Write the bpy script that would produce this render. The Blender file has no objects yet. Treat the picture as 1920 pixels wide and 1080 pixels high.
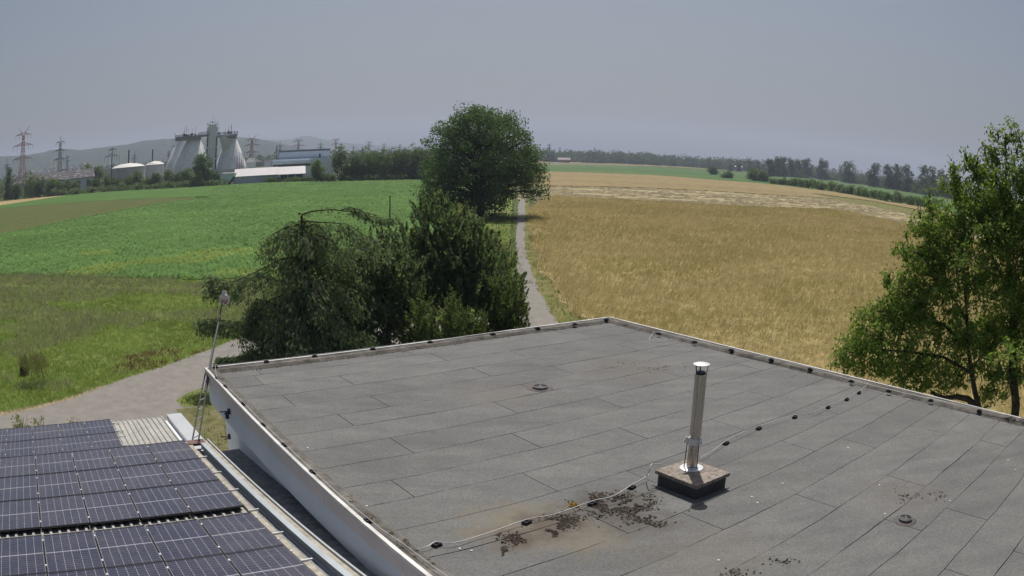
import bpy, bmesh, math, random
import numpy as np
from mathutils import Matrix, Vector

random.seed(7)
rng = np.random.default_rng(11)
sc = bpy.context.scene
COL = sc.collection
R = math.radians

# ------------------------------------------------------------------ camera
CH = 12.0                                   # height of the lens over the ground
PITCH, ROLL = 0.16020468, 0.01377885        # radians
KP = (3.51482922e-02, -3.71470377e-04, 5.21739851e-05, -1.14232350e-06)   # wide-angle lens: angle from sensor mm
cd = bpy.data.cameras.new('camera')
cam = bpy.data.objects.new('camera', cd)
COL.objects.link(cam)
sc.camera = cam
cd.type = 'PANO'
cd.panorama_type = 'FISHEYE_LENS_POLYNOMIAL'
cd.sensor_width, cd.sensor_height = 36.0, 20.25
cd.fisheye_fov = math.pi
cd.clip_start, cd.clip_end = 0.1, 60000.0
cd.fisheye_polynomial_k0 = 0.0
(cd.fisheye_polynomial_k1, cd.fisheye_polynomial_k2,
 cd.fisheye_polynomial_k3, cd.fisheye_polynomial_k4) = [-k for k in KP]
FWD = Vector((0, math.cos(PITCH), -math.sin(PITCH)))
UP0 = Vector((0, math.sin(PITCH), math.cos(PITCH)))
XI = Vector((1, 0, 0)) * math.cos(ROLL) + UP0 * math.sin(ROLL)
YI = Vector((-1, 0, 0)) * math.sin(ROLL) + UP0 * math.cos(ROLL)
cm = Matrix((XI, YI, -FWD)).transposed().to_4x4()
cm.translation = (0, 0, CH)
cam.matrix_world = cm

# ------------------------------------------------------------------ sky, sun, exposure
SUN_AZ, SUN_EL = 2.0, 63.8
world = bpy.data.worlds.new('World')
sc.world = world
world.use_nodes = True
wn = world.node_tree
bg = wn.nodes['Background']
sky = wn.nodes.new('ShaderNodeTexSky')
sky.sky_type = 'NISHITA'
sky.sun_disc = False
sky.sun_elevation = R(SUN_EL)
sky.sun_rotation = R(SUN_AZ)
sky.air_density = 1.0
sky.dust_density = 4.0
sky.ozone_density = 0.8
wn.links.new(sky.outputs[0], bg.inputs[0])
bg.inputs[1].default_value = 0.046
sl = bpy.data.lights.new('sun', 'SUN')
sl.energy = 3.5
sl.angle = R(0.6)
sl.color = (1.0, 0.955, 0.89)
sun = bpy.data.objects.new('sun', sl)
COL.objects.link(sun)
sd = Vector((math.sin(R(SUN_AZ)) * math.cos(R(SUN_EL)), math.cos(R(SUN_AZ)) * math.cos(R(SUN_EL)), math.sin(R(SUN_EL))))
sun.rotation_euler = sd.to_track_quat('Z', 'Y').to_euler()
sun.location = (0, 0, 60)
sc.view_settings.view_transform = 'Standard'
sc.view_settings.look = 'None'
sc.view_settings.exposure = 0.33
sc.view_settings.gamma = 1.0
sc.render.engine = 'CYCLES'
sc.cycles.use_denoising = True
sc.cycles.max_bounces = 10
sc.cycles.diffuse_bounces = 7
sc.cycles.glossy_bounces = 3
sc.cycles.transmission_bounces = 3
sc.cycles.volume_bounces = 0
sc.cycles.transparent_max_bounces = 4
sc.cycles.caustics_reflective = False
sc.cycles.caustics_refractive = False
sc.cycles.use_adaptive_sampling = True
sc.cycles.adaptive_threshold = 0.02

# ------------------------------------------------------------------ image-pixel helpers: where a sight line meets the ground or a range
def ray(px, py):
    x, y = px - 960.0, 540.0 - py
    rp = math.hypot(x, y) + 1e-9
    r = rp * 36 / 1920
    t = sum(k * r ** (i + 1) for i, k in enumerate(KP))
    a = math.sin(t) / rp
    return XI * (x * a) + YI * (y * a) + FWD * math.cos(t)

def at(px, py, z=0.0):
    d = ray(px, py)
    t = (z - CH) / d.z
    return Vector((d.x * t, d.y * t, z))

def pr(px, py, rg):                         # point at horizontal range rg
    d = ray(px, py)
    t = rg / math.hypot(d.x, d.y)
    return Vector((d.x * t, d.y * t, CH + d.z * t))

PSI = 0.61577398                            # heading of the flat-roofed building
EU = Vector((math.cos(PSI), math.sin(PSI), 0))
EV = Vector((-math.sin(PSI), math.cos(PSI), 0))
RZ = CH - 5.1                               # top of the flat roof

def UV(px, py, z):
    w = at(px, py, z)
    return w.dot(EU), w.dot(EV)

def Q(u, v, z):
    w = EU * u + EV * v
    return Vector((w.x, w.y, z))

# ------------------------------------------------------------------ object helpers
WL = {}

def wl(o):
    return WL.get(o.name, Vector((0, 0, 0)))

def tag(o, label=None, cat=None, group=None, kind=None):
    if label: o['label'] = label
    if cat: o['category'] = cat
    if group: o['group'] = group
    if kind: o['kind'] = kind
    return o

def thing(name, label, cat, loc, group=None):
    o = bpy.data.objects.new(name, None)
    o.empty_display_size = 0.3
    COL.objects.link(o)
    o.location = loc
    WL[o.name] = Vector(loc)
    return tag(o, label, cat, group)

def link_mesh(name, me, mat, parent=None, loc=None):
    o = bpy.data.objects.new(name, me)
    COL.objects.link(o)
    if mat is not None and not me.materials:
        me.materials.append(mat)
    if parent is not None:
        o.parent = parent
        WL[o.name] = wl(parent)
    if loc is not None:
        o.location = loc
    return o

def nmesh(name, V, F, mat, parent=None, smooth=False, col=None):
    """numpy arrays to one mesh object; V in world space"""
    V = np.asarray(V, dtype=np.float32)
    if parent is not None:
        V = V - np.array(wl(parent), dtype=np.float32)
    F = np.asarray(F, dtype=np.int32)
    k = F.shape[1]
    me = bpy.data.meshes.new(name)
    me.vertices.add(len(V)); me.vertices.foreach_set('co', V.ravel())
    me.loops.add(F.size); me.loops.foreach_set('vertex_index', F.ravel())
    me.polygons.add(len(F))
    me.polygons.foreach_set('loop_start', np.arange(0, F.size, k, dtype=np.int32))
    me.polygons.foreach_set('loop_total', np.full(len(F), k, dtype=np.int32))
    if smooth:
        me.polygons.foreach_set('use_smooth', np.ones(len(F), dtype=bool))
    me.update(calc_edges=True)
    if col is not None:
        a = me.color_attributes.new('col', 'FLOAT_COLOR', 'POINT')
        a.data.foreach_set('color', np.concatenate([col, np.ones((len(col), 1))], 1).astype(np.float32).ravel())
    return link_mesh(name, me, mat, parent)

class MB:
    def __init__(s):
        s.v, s.f = [], []
    def add(s, vs, fs):
        b = len(s.v)
        s.v += [Vector(p) for p in vs]
        s.f += [tuple(b + i for i in f) for f in fs]
        return s
    def box(s, c, size, ax=None):
        c = Vector(c)
        X, Y, Z = ax if ax else (Vector((1, 0, 0)), Vector((0, 1, 0)), Vector((0, 0, 1)))
        hx, hy, hz = size[0] / 2, size[1] / 2, size[2] / 2
        vs = [c + X * (sx * hx) + Y * (sy * hy) + Z * (sz * hz) for sz in (-1, 1) for sx, sy in ((-1, -1), (1, -1), (1, 1), (-1, 1))]
        return s.add(vs, [(3, 2, 1, 0), (4, 5, 6, 7), (0, 1, 5, 4), (1, 2, 6, 5), (2, 3, 7, 6), (3, 0, 4, 7)])
    def beam(s, p0, p1, w, h=None, up=(0, 0, 1)):
        p0, p1 = Vector(p0), Vector(p1)
        h = h or w
        Y = (p1 - p0)
        L = Y.length
        Y.normalize()
        X = Y.cross(Vector(up))
        if X.length < 1e-4:
            X = Y.cross(Vector((1, 0, 0)))
        X.normalize()
        return s.box((p0 + p1) / 2, (w, L, h), (X, Y, X.cross(Y)))
    def tube(s, pts, radii, n=8, cap=True):
        pts = [Vector(p) for p in pts]
        if not hasattr(radii, '__len__'):
            radii = [radii] * len(pts)
        vs, fs = [], []
        ref = Vector((0.31, 0.17, 0.93)).normalized()
        for i, p in enumerate(pts):
            t = (pts[min(i + 1, len(pts) - 1)] - pts[max(i - 1, 0)])
            t = t.normalized() if t.length > 1e-9 else Vector((0, 0, 1))
            X = t.cross(ref)
            if X.length < 0.05:
                X = t.cross(Vector((1, 0, 0)))
            X.normalize()
            Y = t.cross(X)
            for k in range(n):
                a = 2 * math.pi * k / n
                vs.append(p + (X * math.cos(a) + Y * math.sin(a)) * radii[i])
        for i in range(len(pts) - 1):
            for k in range(n):
                k2 = (k + 1) % n
                fs.append((i * n + k, i * n + k2, (i + 1) * n + k2, (i + 1) * n + k))
        if cap:
            fs.append(tuple(range(n - 1, -1, -1)))
            fs.append(tuple((len(pts) - 1) * n + k for k in range(n)))
        return s.add(vs, fs)
    def lathe(s, prof, c, n=32, sq=1.0):
        c = Vector(c)
        vs, fs = [], []
        for r, z in prof:
            for k in range(n):
                a = 2 * math.pi * k / n
                vs.append(c + Vector((r * math.cos(a), r * math.sin(a), z)))
        for i in range(len(prof) - 1):
            for k in range(n):
                k2 = (k + 1) % n
                fs.append((i * n + k, i * n + k2, (i + 1) * n + k2, (i + 1) * n + k))
        fs.append(tuple(range(n - 1, -1, -1)))
        fs.append(tuple((len(prof) - 1) * n + k for k in range(n)))
        return s.add(vs, fs)
    def prism(s, poly, z0, z1):
        n = len(poly)
        vs = [(p[0], p[1], z0) for p in poly] + [(p[0], p[1], z1) for p in poly]
        fs = [tuple(range(n - 1, -1, -1)), tuple(range(n, 2 * n))]
        fs += [(i, (i + 1) % n, n + (i + 1) % n, n + i) for i in range(n)]
        return s.add(vs, fs)
    def sweep(s, sec, p0, p1, ax):
        """closed section (a,z) extruded from p0 to p1; ax = direction of a"""
        n = len(sec)
        ax = Vector(ax)
        vs = [Vector(p) + ax * a + Vector((0, 0, z)) for p in (p0, p1) for a, z in sec]
        fs = [tuple(range(n)), tuple(range(2 * n - 1, n - 1, -1))]
        fs += [(i, n + i, n + (i + 1) % n, (i + 1) % n) for i in range(n)]
        return s.add(vs, fs)
    def build(s, name, mat, parent=None, smooth=False, kind=None, local=False):
        off = Vector((0, 0, 0)) if (parent is None or local) else wl(parent)
        me = bpy.data.meshes.new(name)
        me.from_pydata([tuple(p - off) for p in s.v], [], s.f)
        bm = bmesh.new(); bm.from_mesh(me)
        bmesh.ops.recalc_face_normals(bm, faces=bm.faces)
        bm.to_mesh(me); bm.free()
        if smooth:
            for p in me.polygons:
                p.use_smooth = True
            me.set_sharp_from_angle(angle=R(35))
        o = link_mesh(name, me, mat, parent)
        if kind: o['kind'] = kind
        return o

def copy_tree(o, parent=None, loc=None, rotz=None, scale=None, label=None, group=None):
    c = o.copy()
    COL.objects.link(c)
    c.parent = parent
    if loc is not None: c.location = loc
    if rotz is not None: c.rotation_euler = (0, 0, rotz)
    if scale is not None: c.scale = scale
    if label: c['label'] = label
    if group: c['group'] = group
    for ch in list(o.children):
        copy_tree(ch, c)
    return c

# ------------------------------------------------------------------ materials
class NT:
    def __init__(s, name):
        s.m = bpy.data.materials.new(name)
        s.m.use_nodes = True
        s.t = s.m.node_tree
        s.b = s.t.nodes['Principled BSDF']
        s.out = s.t.nodes['Material Output']
        s._tc = None
    def n(s, typ, **kw):
        x = s.t.nodes.new(typ)
        for k, v in kw.items():
            setattr(x, k, v)
        return x
    def put(s, sock, val):
        if isinstance(val, bpy.types.NodeSocket):
            s.t.links.new(val, sock)
        elif val is not None:
            if sock.type == 'RGBA' and len(val) == 3:
                val = (*val, 1.0)
            sock.default_value = val
    def pos(s, obj=False):
        if obj:
            if s._tc is None:
                s._tc = s.n('ShaderNodeTexCoord')
            return s._tc.outputs['Object']
        return s.n('ShaderNodeNewGeometry').outputs['Position']
    def noise(s, scale, detail=3, rough=0.55, vec=None, stretch=None):
        vec = vec or s.pos()
        if stretch:
            mp = s.n('ShaderNodeMapping')
            mp.inputs['Scale'].default_value = stretch[:3]
            if len(stretch) > 3:
                mp.inputs['Rotation'].default_value = (0, 0, stretch[3])
            s.t.links.new(vec, mp.inputs['Vector'])
            vec = mp.outputs[0]
        x = s.n('ShaderNodeTexNoise')
        x.inputs['Scale'].default_value = scale
        x.inputs['Detail'].default_value = detail
        x.inputs['Roughness'].default_value = rough
        s.t.links.new(vec, x.inputs['Vector'])
        return x.outputs['Fac']
    def ramp(s, fac, stops):
        x = s.n('ShaderNodeValToRGB')
        cr = x.color_ramp
        while len(cr.elements) < len(stops):
            cr.elements.new(0.5)
        for e, (p, c) in zip(cr.elements, stops):
            e.position = p
            c = (c, c, c) if not hasattr(c, '__len__') else c
            e.color = (*c[:3], 1)
        s.t.links.new(fac, x.inputs[0])
        return x.outputs[0]
    def mix(s, fac, a, b, mode='MIX'):
        x = s.n('ShaderNodeMix', data_type='RGBA', blend_type=mode)
        s.put(x.inputs[0], fac); s.put(x.inputs[6], a); s.put(x.inputs[7], b)
        return x.outputs[2]
    def math(s, op, a, b=0.0, c=None):
        x = s.n('ShaderNodeMath', operation=op)
        s.put(x.inputs[0], a); s.put(x.inputs[1], b)
        if c is not None: s.put(x.inputs[2], c)
        return x.outputs[0]
    def bump(s, h, strength=0.3, dist=0.02):
        x = s.n('ShaderNodeBump')
        x.inputs['Strength'].default_value = strength
        x.inputs['Distance'].default_value = dist
        s.t.links.new(h, x.inputs['Height'])
        s.t.links.new(x.outputs[0], s.b.inputs['Normal'])
    def set(s, color=None, rough=None, metal=None, spec=None):
        if color is not None: s.put(s.b.inputs['Base Color'], color)
        if rough is not None: s.put(s.b.inputs['Roughness'], rough)
        if metal is not None: s.put(s.b.inputs['Metallic'], metal)
        if spec is not None: s.put(s.b.inputs['Specular IOR Level'], spec)
        return s.m

def plain(name, c, rough=0.7, metal=0.0, var=0.25, scale=3.0, spec=0.3, bump=0.0):
    t = NT(name)
    f = t.noise(scale, 5)
    lo = tuple(x * (1 - var) for x in c); hi = tuple(min(1, x * (1 + var)) for x in c)
    t.set(t.ramp(f, [(0.3, lo), (0.7, hi)]), rough, metal, spec)
    if bump: t.bump(f, bump, 0.02)
    return t.m

def foliage(name, c1, c2, trans=0.3, c3=None):
    t = NT(name)
    rnd = t.n('ShaderNodeNewGeometry').outputs['Random Per Island']
    stops = [(0.0, c1), (0.75, c2)]
    if c3: stops.append((1.0, c3))
    c = t.ramp(rnd, stops)
    t.set(c, 0.75, 0, 0.12)
    tr = t.n('ShaderNodeBsdfTranslucent')
    t.put(tr.inputs[0], t.mix(1.0, c, (1.25, 1.35, 0.7), 'MULTIPLY'))
    mx = t.n('ShaderNodeMixShader')
    mx.inputs[0].default_value = trans
    t.t.links.new(t.b.outputs[0], mx.inputs[1])
    t.t.links.new(tr.outputs[0], mx.inputs[2])
    t.t.links.new(mx.outputs[0], t.out.inputs[0])
    return t.m

def colattr(name, trans=0.25):
    t = NT(name)
    c = t.n('ShaderNodeVertexColor', layer_name='col').outputs[0]
    t.set(c, 0.8, 0, 0.1)
    tr = t.n('ShaderNodeBsdfTranslucent')
    t.put(tr.inputs[0], c)
    mx = t.n('ShaderNodeMixShader')
    mx.inputs[0].default_value = trans
    t.t.links.new(t.b.outputs[0], mx.inputs[1])
    t.t.links.new(tr.outputs[0], mx.inputs[2])
    t.t.links.new(mx.outputs[0], t.out.inputs[0])
    return t.m

M = {}
def ground_mat(name, c1, c2, s1, s2, bump=0.0, stretch=None, c3=None, s3=0.02):
    t = NT(name)
    a = t.ramp(t.noise(s1, 6, 0.6, stretch=stretch), [(0.3, c1), (0.7, c2)])
    b = t.ramp(t.noise(s2, 3), [(0.3, 0.72), (0.7, 1.2)])
    c = t.mix(1.0, a, b, 'MULTIPLY')
    if c3:
        c = t.mix(t.ramp(t.noise(s3, 3), [(0.5, 0.0), (0.68, 0.8)]), c, c3)
    t.set(c, 0.9, 0, 0.1)
    if bump: t.bump(t.noise(s2 * 3, 5), bump, 0.15)
    return t.m

M['ground'] = ground_mat('farmland', (.055, .085, .025), (.10, .115, .035), .006, .05, c3=(.16, .13, .055), s3=.002)
M['meadow'] = ground_mat('meadow_soil', (.105, .155, .034), (.15, .195, .045), .25, 2.5, .5, c3=(.19, .19, .075), s3=.09)
M['corn_base'] = ground_mat('corn_canopy', (.085, .175, .045), (.12, .22, .06), .5, 4.0, .6)
M['olive'] = ground_mat('olive_crop', (.075, .095, .028), (.10, .115, .035), .08, 1.0, .3)
M['lime'] = ground_mat('far_green_crop', (.06, .13, .025), (.085, .16, .035), .04, .5, .2)
M['tan'] = ground_mat('stubble', (.30, .225, .105), (.38, .29, .15), .03, .4)
M['wheat_base'] = ground_mat('wheat_canopy', (.265, .21, .092), (.33, .265, .122), .06, .6, .5, c3=(.35, .29, .14), s3=.035)
M['gold_far'] = ground_mat('far_ripe_crop', (.23, .175, .085), (.30, .23, .115), .02, .15, stretch=(.25, 1, 1, -.15), c3=(.23, .20, .08), s3=.012)
M['swath'] = ground_mat('mown_hay_ground', (.30, .25, .14), (.40, .34, .20), .12, .9, .4)
M['airfield'] = ground_mat('airfield_grass', (.06, .125, .035), (.085, .15, .045), .01, .06, stretch=(.2, 1, 1, 0.1), c3=(.12, .15, .055), s3=.008)
M['verge'] = ground_mat('verge_grass', (.12, .135, .04), (.18, .17, .06), .3, 3.0, .5, c3=(.24, .20, .085), s3=.3)

def asphalt():
    t = NT('old_asphalt')
    a = t.ramp(t.noise(1.2, 7, .65), [(0.25, (.185, .172, .155)), (0.75, (.26, .245, .222))])
    b = t.ramp(t.noise(30, 4, .7), [(0.3, .85), (0.7, 1.1)])
    c = t.mix(1.0, a, b, 'MULTIPLY')
    # thin cracks
    v = t.n('ShaderNodeTexVoronoi', feature='DISTANCE_TO_EDGE')
    v.inputs['Scale'].default_value = 0.16
    wob = t.n('ShaderNodeMix', data_type='VECTOR')
    wob.inputs[0].default_value = 0.12
    nv = t.n('ShaderNodeTexNoise'); nv.inputs['Scale'].default_value = 1.2; nv.inputs['Detail'].default_value = 5
    t.t.links.new(t.pos(), nv.inputs['Vector'])
    sc_ = t.n('ShaderNodeVectorMath', operation='SCALE'); sc_.inputs['Scale'].default_value = 9.0
    t.t.links.new(nv.outputs['Color'], sc_.inputs[0])
    ad = t.n('ShaderNodeVectorMath', operation='ADD')
    t.t.links.new(t.pos(), ad.inputs[0]); t.t.links.new(sc_.outputs[0], ad.inputs[1])
    t.t.links.new(ad.outputs[0], v.inputs['Vector'])
    crack = t.ramp(v.outputs['Distance'], [(0.0, 1.0), (0.010, 0.0)])
    gate = t.ramp(t.noise(.09, 2), [(0.47, 0.0), (0.55, 0.75)])
    c = t.mix(t.math('MULTIPLY', crack, gate), c, (.10, .095, .085))
    t.set(c, 0.92, 0, 0.15)
    t.bump(t.noise(40, 3), .15, .01)
    return t.m
M['asphalt'] = asphalt()
M['dirt'] = ground_mat('sandy_dirt', (.24, .195, .125), (.33, .275, .18), .6, 4, .3)
M['rough'] = ground_mat('rough_ground', (.11, .12, .045), (.21, .18, .10), .5, 3, .5)

# foliage of each kind
M['lf_walnut'] = foliage('walnut_leaves', (.065, .11, .06), (.105, .165, .08), .42, (.15, .21, .09))
M['lf_right'] = foliage('young_leaves', (.105, .165, .05), (.175, .245, .065), .5, (.25, .31, .085))
M['lf_spruce'] = foliage('spruce_needles', (.11, .15, .105), (.17, .215, .14), .45, (.23, .265, .17))
M['lf_yew'] = foliage('yew_needles', (.10, .145, .098), (.145, .19, .115), .45, (.20, .235, .135))
M['lf_thuja'] = foliage('thuja_sprays', (.09, .125, .06), (.13, .17, .07), .38, (.17, .20, .09))
M['lf_pale'] = foliage('pale_shrub_leaves', (.18, .20, .10), (.25, .26, .13), .35, (.32, .30, .17))
M['lf_far'] = foliage('far_leaves', (.07, .11, .052), (.11, .155, .065), .4, (.145, .19, .075))
M['lf_far2'] = foliage('far_green_leaves', (.095, .15, .055), (.14, .20, .07), .4, (.18, .235, .085))
M['lf_silver'] = foliage('silver_leaves', (.11, .145, .09), (.16, .195, .12), .35, (.21, .235, .15))
M['lf_poplar'] = foliage('poplar_leaves', (.055, .08, .052), (.085, .115, .065), .35)
M['bark'] = plain('bark', (.055, .045, .035), .9, 0, .4, 6, .1, .4)
M['bark2'] = plain('grey_bark', (.10, .085, .07), .9, 0, .4, 6, .1, .4)
M['wood_dead'] = plain('dead_wood', (.20, .175, .14), .9, 0, .3, 8, .1)

# ------------------------------------------------------------------ ground, fields, roads
def sheet(name, pts, z, mat, kind='structure', thick=None, label=None):
    mb = MB()
    pts = [(p[0], p[1]) for p in pts]
    if thick:
        mb.prism(pts, z - thick, z)
    else:
        mb.add([(p[0], p[1], z) for p in pts], [tuple(range(len(pts)))])
    o = mb.build(name, mat, None)
    o['kind'] = kind
    if o.data.polygons[0].normal.z < 0 and not thick:
        o.data.flip_normals()
    if label: o['label'] = label
    return o

ring = [(9000 * math.cos(a) , 9000 * math.sin(a) + 1500) for a in np.linspace(0, 2 * math.pi, 65)[:-1]]
sheet('ground', ring, 0.0, M['ground'])

def gp(*pp):
    return [at(x, y) for x, y in pp]

# left: meadow, corn, olive strip, far green strip, tan strip
meadow = gp((0, 777), (60, 765), (130, 748), (240, 708), (300, 690), (360, 668), (420, 645), (450, 632)) + \
    [Vector((-13, 55, 0)), Vector((-6, 58.5, 0)), Vector((-1.0, 62, 0)), Vector((-.6, 90, 0)), Vector((-.3, 160, 0)), Vector((0, 400, 0)),
     Vector((-12, 400, 0)), Vector((-9, 170, 0)), Vector((-8, 80, 0))] + \
    gp((420, 525), (0, 518)) + [Vector((-110, 78, 0)), Vector((-90, 20, 0)), Vector((-45, 22, 0))]
sheet('meadow', meadow, 0.012, M['meadow'])
corn = [at(x, np.interp(x, [0, 420], [518, 525]) + random.uniform(-2.2, 2.2)) for x in range(0, 421, 6)] + [Vector((-8, 80, 0)), Vector((-9, 170, 0)), Vector((-12, 400, 0))] + \
    gp((785, 336.5), (600, 340.5), (410, 347), (390, 371), (370, 373), (250, 391), (140, 412), (0, 441)) + [Vector((-190, 195, 0)), Vector((-120, 78, 0))]
sheet('corn_field', corn, 0.10, M['corn_base'], thick=0.09)
olive = gp((0, 441), (140, 412), (250, 391), (370, 373), (365, 370.5), (250, 374.5), (150, 380), (0, 391.5)) + [Vector((-330, 330, 0)), Vector((-230, 225, 0))]
sheet('olive_crop_strip', olive, 0.25, M['olive'], thick=0.24)
lime = gp((0, 391.5), (150, 380), (250, 374.5), (390, 370), (411, 348), (300, 353.5), (210, 359.5), (130, 366.5), (0, 386)) + [Vector((-340, 345, 0))]
sheet('green_crop_strip', lime, 0.3, M['lime'], thick=0.29)
tan = gp((0, 386), (135, 366), (60, 372), (0, 379)) + [Vector((-420, 420, 0))]
sheet('stubble_strip', tan, 0.2, M['tan'])

# right: ripe crop, hay swaths, far bands
def ragged(pp, step, amp):
    out = []
    for a, b in zip(pp[:-1], pp[1:]):
        n = max(1, int((b - a).length / step))
        out += [a.lerp(b, k / n) + Vector((random.uniform(-amp, amp), 0, 0)) for k in range(n)]
    return out + [pp[-1]]
wheat = ragged([Vector((9.5, 36, 0))] + gp((1105, 612), (1050, 560), (1016, 505), (999, 455), (992, 420), (990, 390)), .9, .45) + [Vector((6, 205, 0))] + \
    gp((1025, 367), (1136, 373), (1285, 381), (1400, 388), (1546, 392), (1590, 397), (1693, 420), (1800, 442), (1915, 470)) + \
    [Vector((150, 130, 0)), Vector((110, 30, 0)), Vector((70, 0, 0)), Vector((24, -6, 0)), Vector((23, 14, 0)), Vector((13, 29, 0))]
sheet('wheat_field', wheat, 0.034, M['wheat_base'])
swath = [Vector((6, 205, 0))] + gp((1025, 367), (1136, 373), (1285, 381), (1400, 388), (1546, 392), (1590, 397), (1693, 420), (1800, 442), (1915, 470), (1919, 455),
    (1800, 422), (1706, 402.5), (1671, 394), (1562, 373), (1465, 367), (1400, 363), (1250, 355), (1136, 351), (1022, 349)) + [Vector((6, 330, 0))]
sheet('mown_hay_strip', swath, 0.06, M['swath'])
gold = [Vector((5, 330, 0))] + gp((1022, 349), (1136, 351), (1250, 355), (1400, 363), (1465, 367), (1562, 373), (1520, 362.5), (1640, 378.5), (1740, 398), (1860, 425), (1860, 418),
    (1740, 389.5), (1660, 378.5), (1570, 361), (1480, 350), (1430, 345), (1340, 338), (1240, 330), (1022, 322)) + [Vector((4, 560, 0))]
sheet('far_ripe_field', gold, 0.3, M['gold_far'], thick=0.28)
wedge = gp((1500, 361), (1520, 362.8), (1640, 378.8), (1740, 398.3), (1860, 425.5), (1860, 440), (1740, 410), (1671, 394), (1562, 373.2))
sheet('green_track', wedge, 0.12, M['verge'])
air = [Vector((4, 562, 0))] + gp((1022, 322), (1240, 330), (1340, 338), (1430, 345), (1480, 350), (1570, 361), (1660, 378.5), (1740, 389.5), (1860, 417),
    (1860, 392), (1740, 366.5), (1640, 350.5), (1560, 338), (1480, 329.5), (1330, 320), (1240, 313.8), (1100, 310), (1022, 309)) + [Vector((0, 1150, 0))]
sheet('airfield_grass', air, 0.08, M['airfield'])
brown = [Vector((0, 1160, 0))] + gp((1022, 309), (1100, 310), (1170, 311.5), (1240, 312), (1100, 306), (1022, 304.8)) + [Vector((0, 1500, 0))]
sheet('dry_grass_strip', brown, 0.1, ground_mat('dry_airfield_grass', (.16, .15, .075), (.2, .175, .10), .01, .06))
pale = [Vector((0, 1510, 0))] + gp((1022, 304.6), (1100, 305.8), (1240, 311.6), (1330, 317.5), (1330, 316.8), (1240, 310.6), (1100, 304), (1022, 302.8)) + [Vector((0, 1800, 0))]
sheet('pale_stubble_strip', pale, 0.12, M['tan'])

# road and yard, path
yard = gp((0, 777), (60, 765), (130, 748), (240, 708), (300, 690), (360, 668), (420, 645), (450, 632)) + \
    [Vector((-13, 55, 0)), Vector((-6, 58.5, 0)), Vector((0.9, 62, 0)), Vector((3.2, 58, 0)), Vector((5, 52, 0)), Vector((2, 48.5, 0)), Vector((-5, 46, 0)),
     Vector((-12, 41, 0)), Vector((-14, 36, 0)), Vector((-14, 24, 0)), Vector((-26, 14, 0)), Vector((-50, 8, 0)), Vector((-60, 14, 0))]
sheet('road', yard, 0.020, M['asphalt'])
sheet('grass_patch', gp((330, 752), (352, 738), (378, 728), (402, 728), (440, 745), (440, 775), (392, 763), (345, 764)), 0.026, M['meadow'])
sheet('rough_strip', gp((330, 768), (392, 762), (440, 770), (440, 850), (360, 850), (350, 800)), 0.024, M['rough'])
sheet('sandy_edge', gp((0, 781), (0, 773), (60, 761.5), (130, 745), (190, 723), (192, 727), (130, 751), (70, 767)), 0.024, M['dirt'])

def path_mesh():
    L = [(1001.6, 612.7), (992, 590), (986.8, 574), (984.5, 553), (975, 520), (968.5, 488), (967.5, 452.6), (969, 429), (970.5, 405), (972, 384), (974, 372)]
    Rr = [(1056, 612.7), (1037, 592), (1026, 574), (1015, 553), (1001, 520), (990, 488), (985, 452.6), (983, 429), (984, 405), (985.5, 384), (986, 372)]
    lw = [at(*p) for p in L]; rw = [at(*p) for p in Rr]
    def dens(ps):
        out = []
        for a, b in zip(ps[:-1], ps[1:]):
            for k in range(12):
                q = a.lerp(b, k / 12)
                j = 0.16
                out.append(Vector((q.x + random.uniform(-j, j), q.y, 0)))
        return out + [ps[-1]]
    l, r = dens(lw), dens(rw)
    mb = MB()
    vs, fs = [], []
    for a, b in zip(l, r):
        vs += [(a.x, a.y, .027), (b.x, b.y, .027)]
    for i in range(len(l) - 1):
        fs.append((2 * i, 2 * i + 1, 2 * i + 3, 2 * i + 2))
    mb.add(vs, fs)
    o = mb.build('path', M['asphalt'])
    o['kind'] = 'structure'
    # two wheel ruts going on beyond
    for x0, nm in ((0.55, 'track'), (1.95, 'track')):
        mb = MB(); vs, fs = [], []
        ys = np.linspace(lw[-1].y - 6, 520, 70)
        for i, y in enumerate(ys):
            x = x0 + 0.9 + (y - 200) * .006
            w = .38 + .12 * math.sin(i * 1.7)
            vs += [(x - w, y, .03), (x + w, y, .03)]
        fs = [(2 * i, 2 * i + 1, 2 * i + 3, 2 * i + 2) for i in range(len(ys) - 1)]
        mb.add(vs, fs)
        mb.build(nm, M['dirt'])['kind'] = 'structure'
path_mesh()
sheet('grass_verge', [Vector((4.6, 54, 0)), Vector((9, 40, 0)), Vector((22, 16, 0)), Vector((15, 22, 0)), Vector((2, 34, 0)), Vector((0, 47, 0)), Vector((3.5, 50, 0))], 0.016, M['verge'])
sheet('verge_strip', gp((1050, 612.7), (1037, 592), (1024, 574), (1013, 553), (999, 520), (988, 488), (983, 452), (981, 429), (982, 405), (984, 384), (986, 372),
    (992, 372), (991, 390), (994, 420), (1001, 455), (1018, 505), (1053, 560), (1110, 612)), 0.014, M['verge'])

# ------------------------------------------------------------------ crops and grass (nobody could count them)
def inpoly(P, poly):
    x, y = P[:, 0], P[:, 1]
    ins = np.zeros(len(P), bool)
    n = len(poly)
    for i in range(n):
        x1, y1 = poly[i][0], poly[i][1]
        x2, y2 = poly[(i + 1) % n][0], poly[(i + 1) % n][1]
        if y1 == y2: continue
        c = ((y1 > y) != (y2 > y)) & (x < (x2 - x1) * (y - y1) / (y2 - y1) + x1)
        ins ^= c
    return ins

def in_view(P, margin=0.06, rmax=1e9):
    az = np.arctan2(P[:, 0], P[:, 1])
    return (np.abs(az) < 0.73 + margin) & (np.hypot(P[:, 0], P[:, 1]) < rmax)

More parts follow.
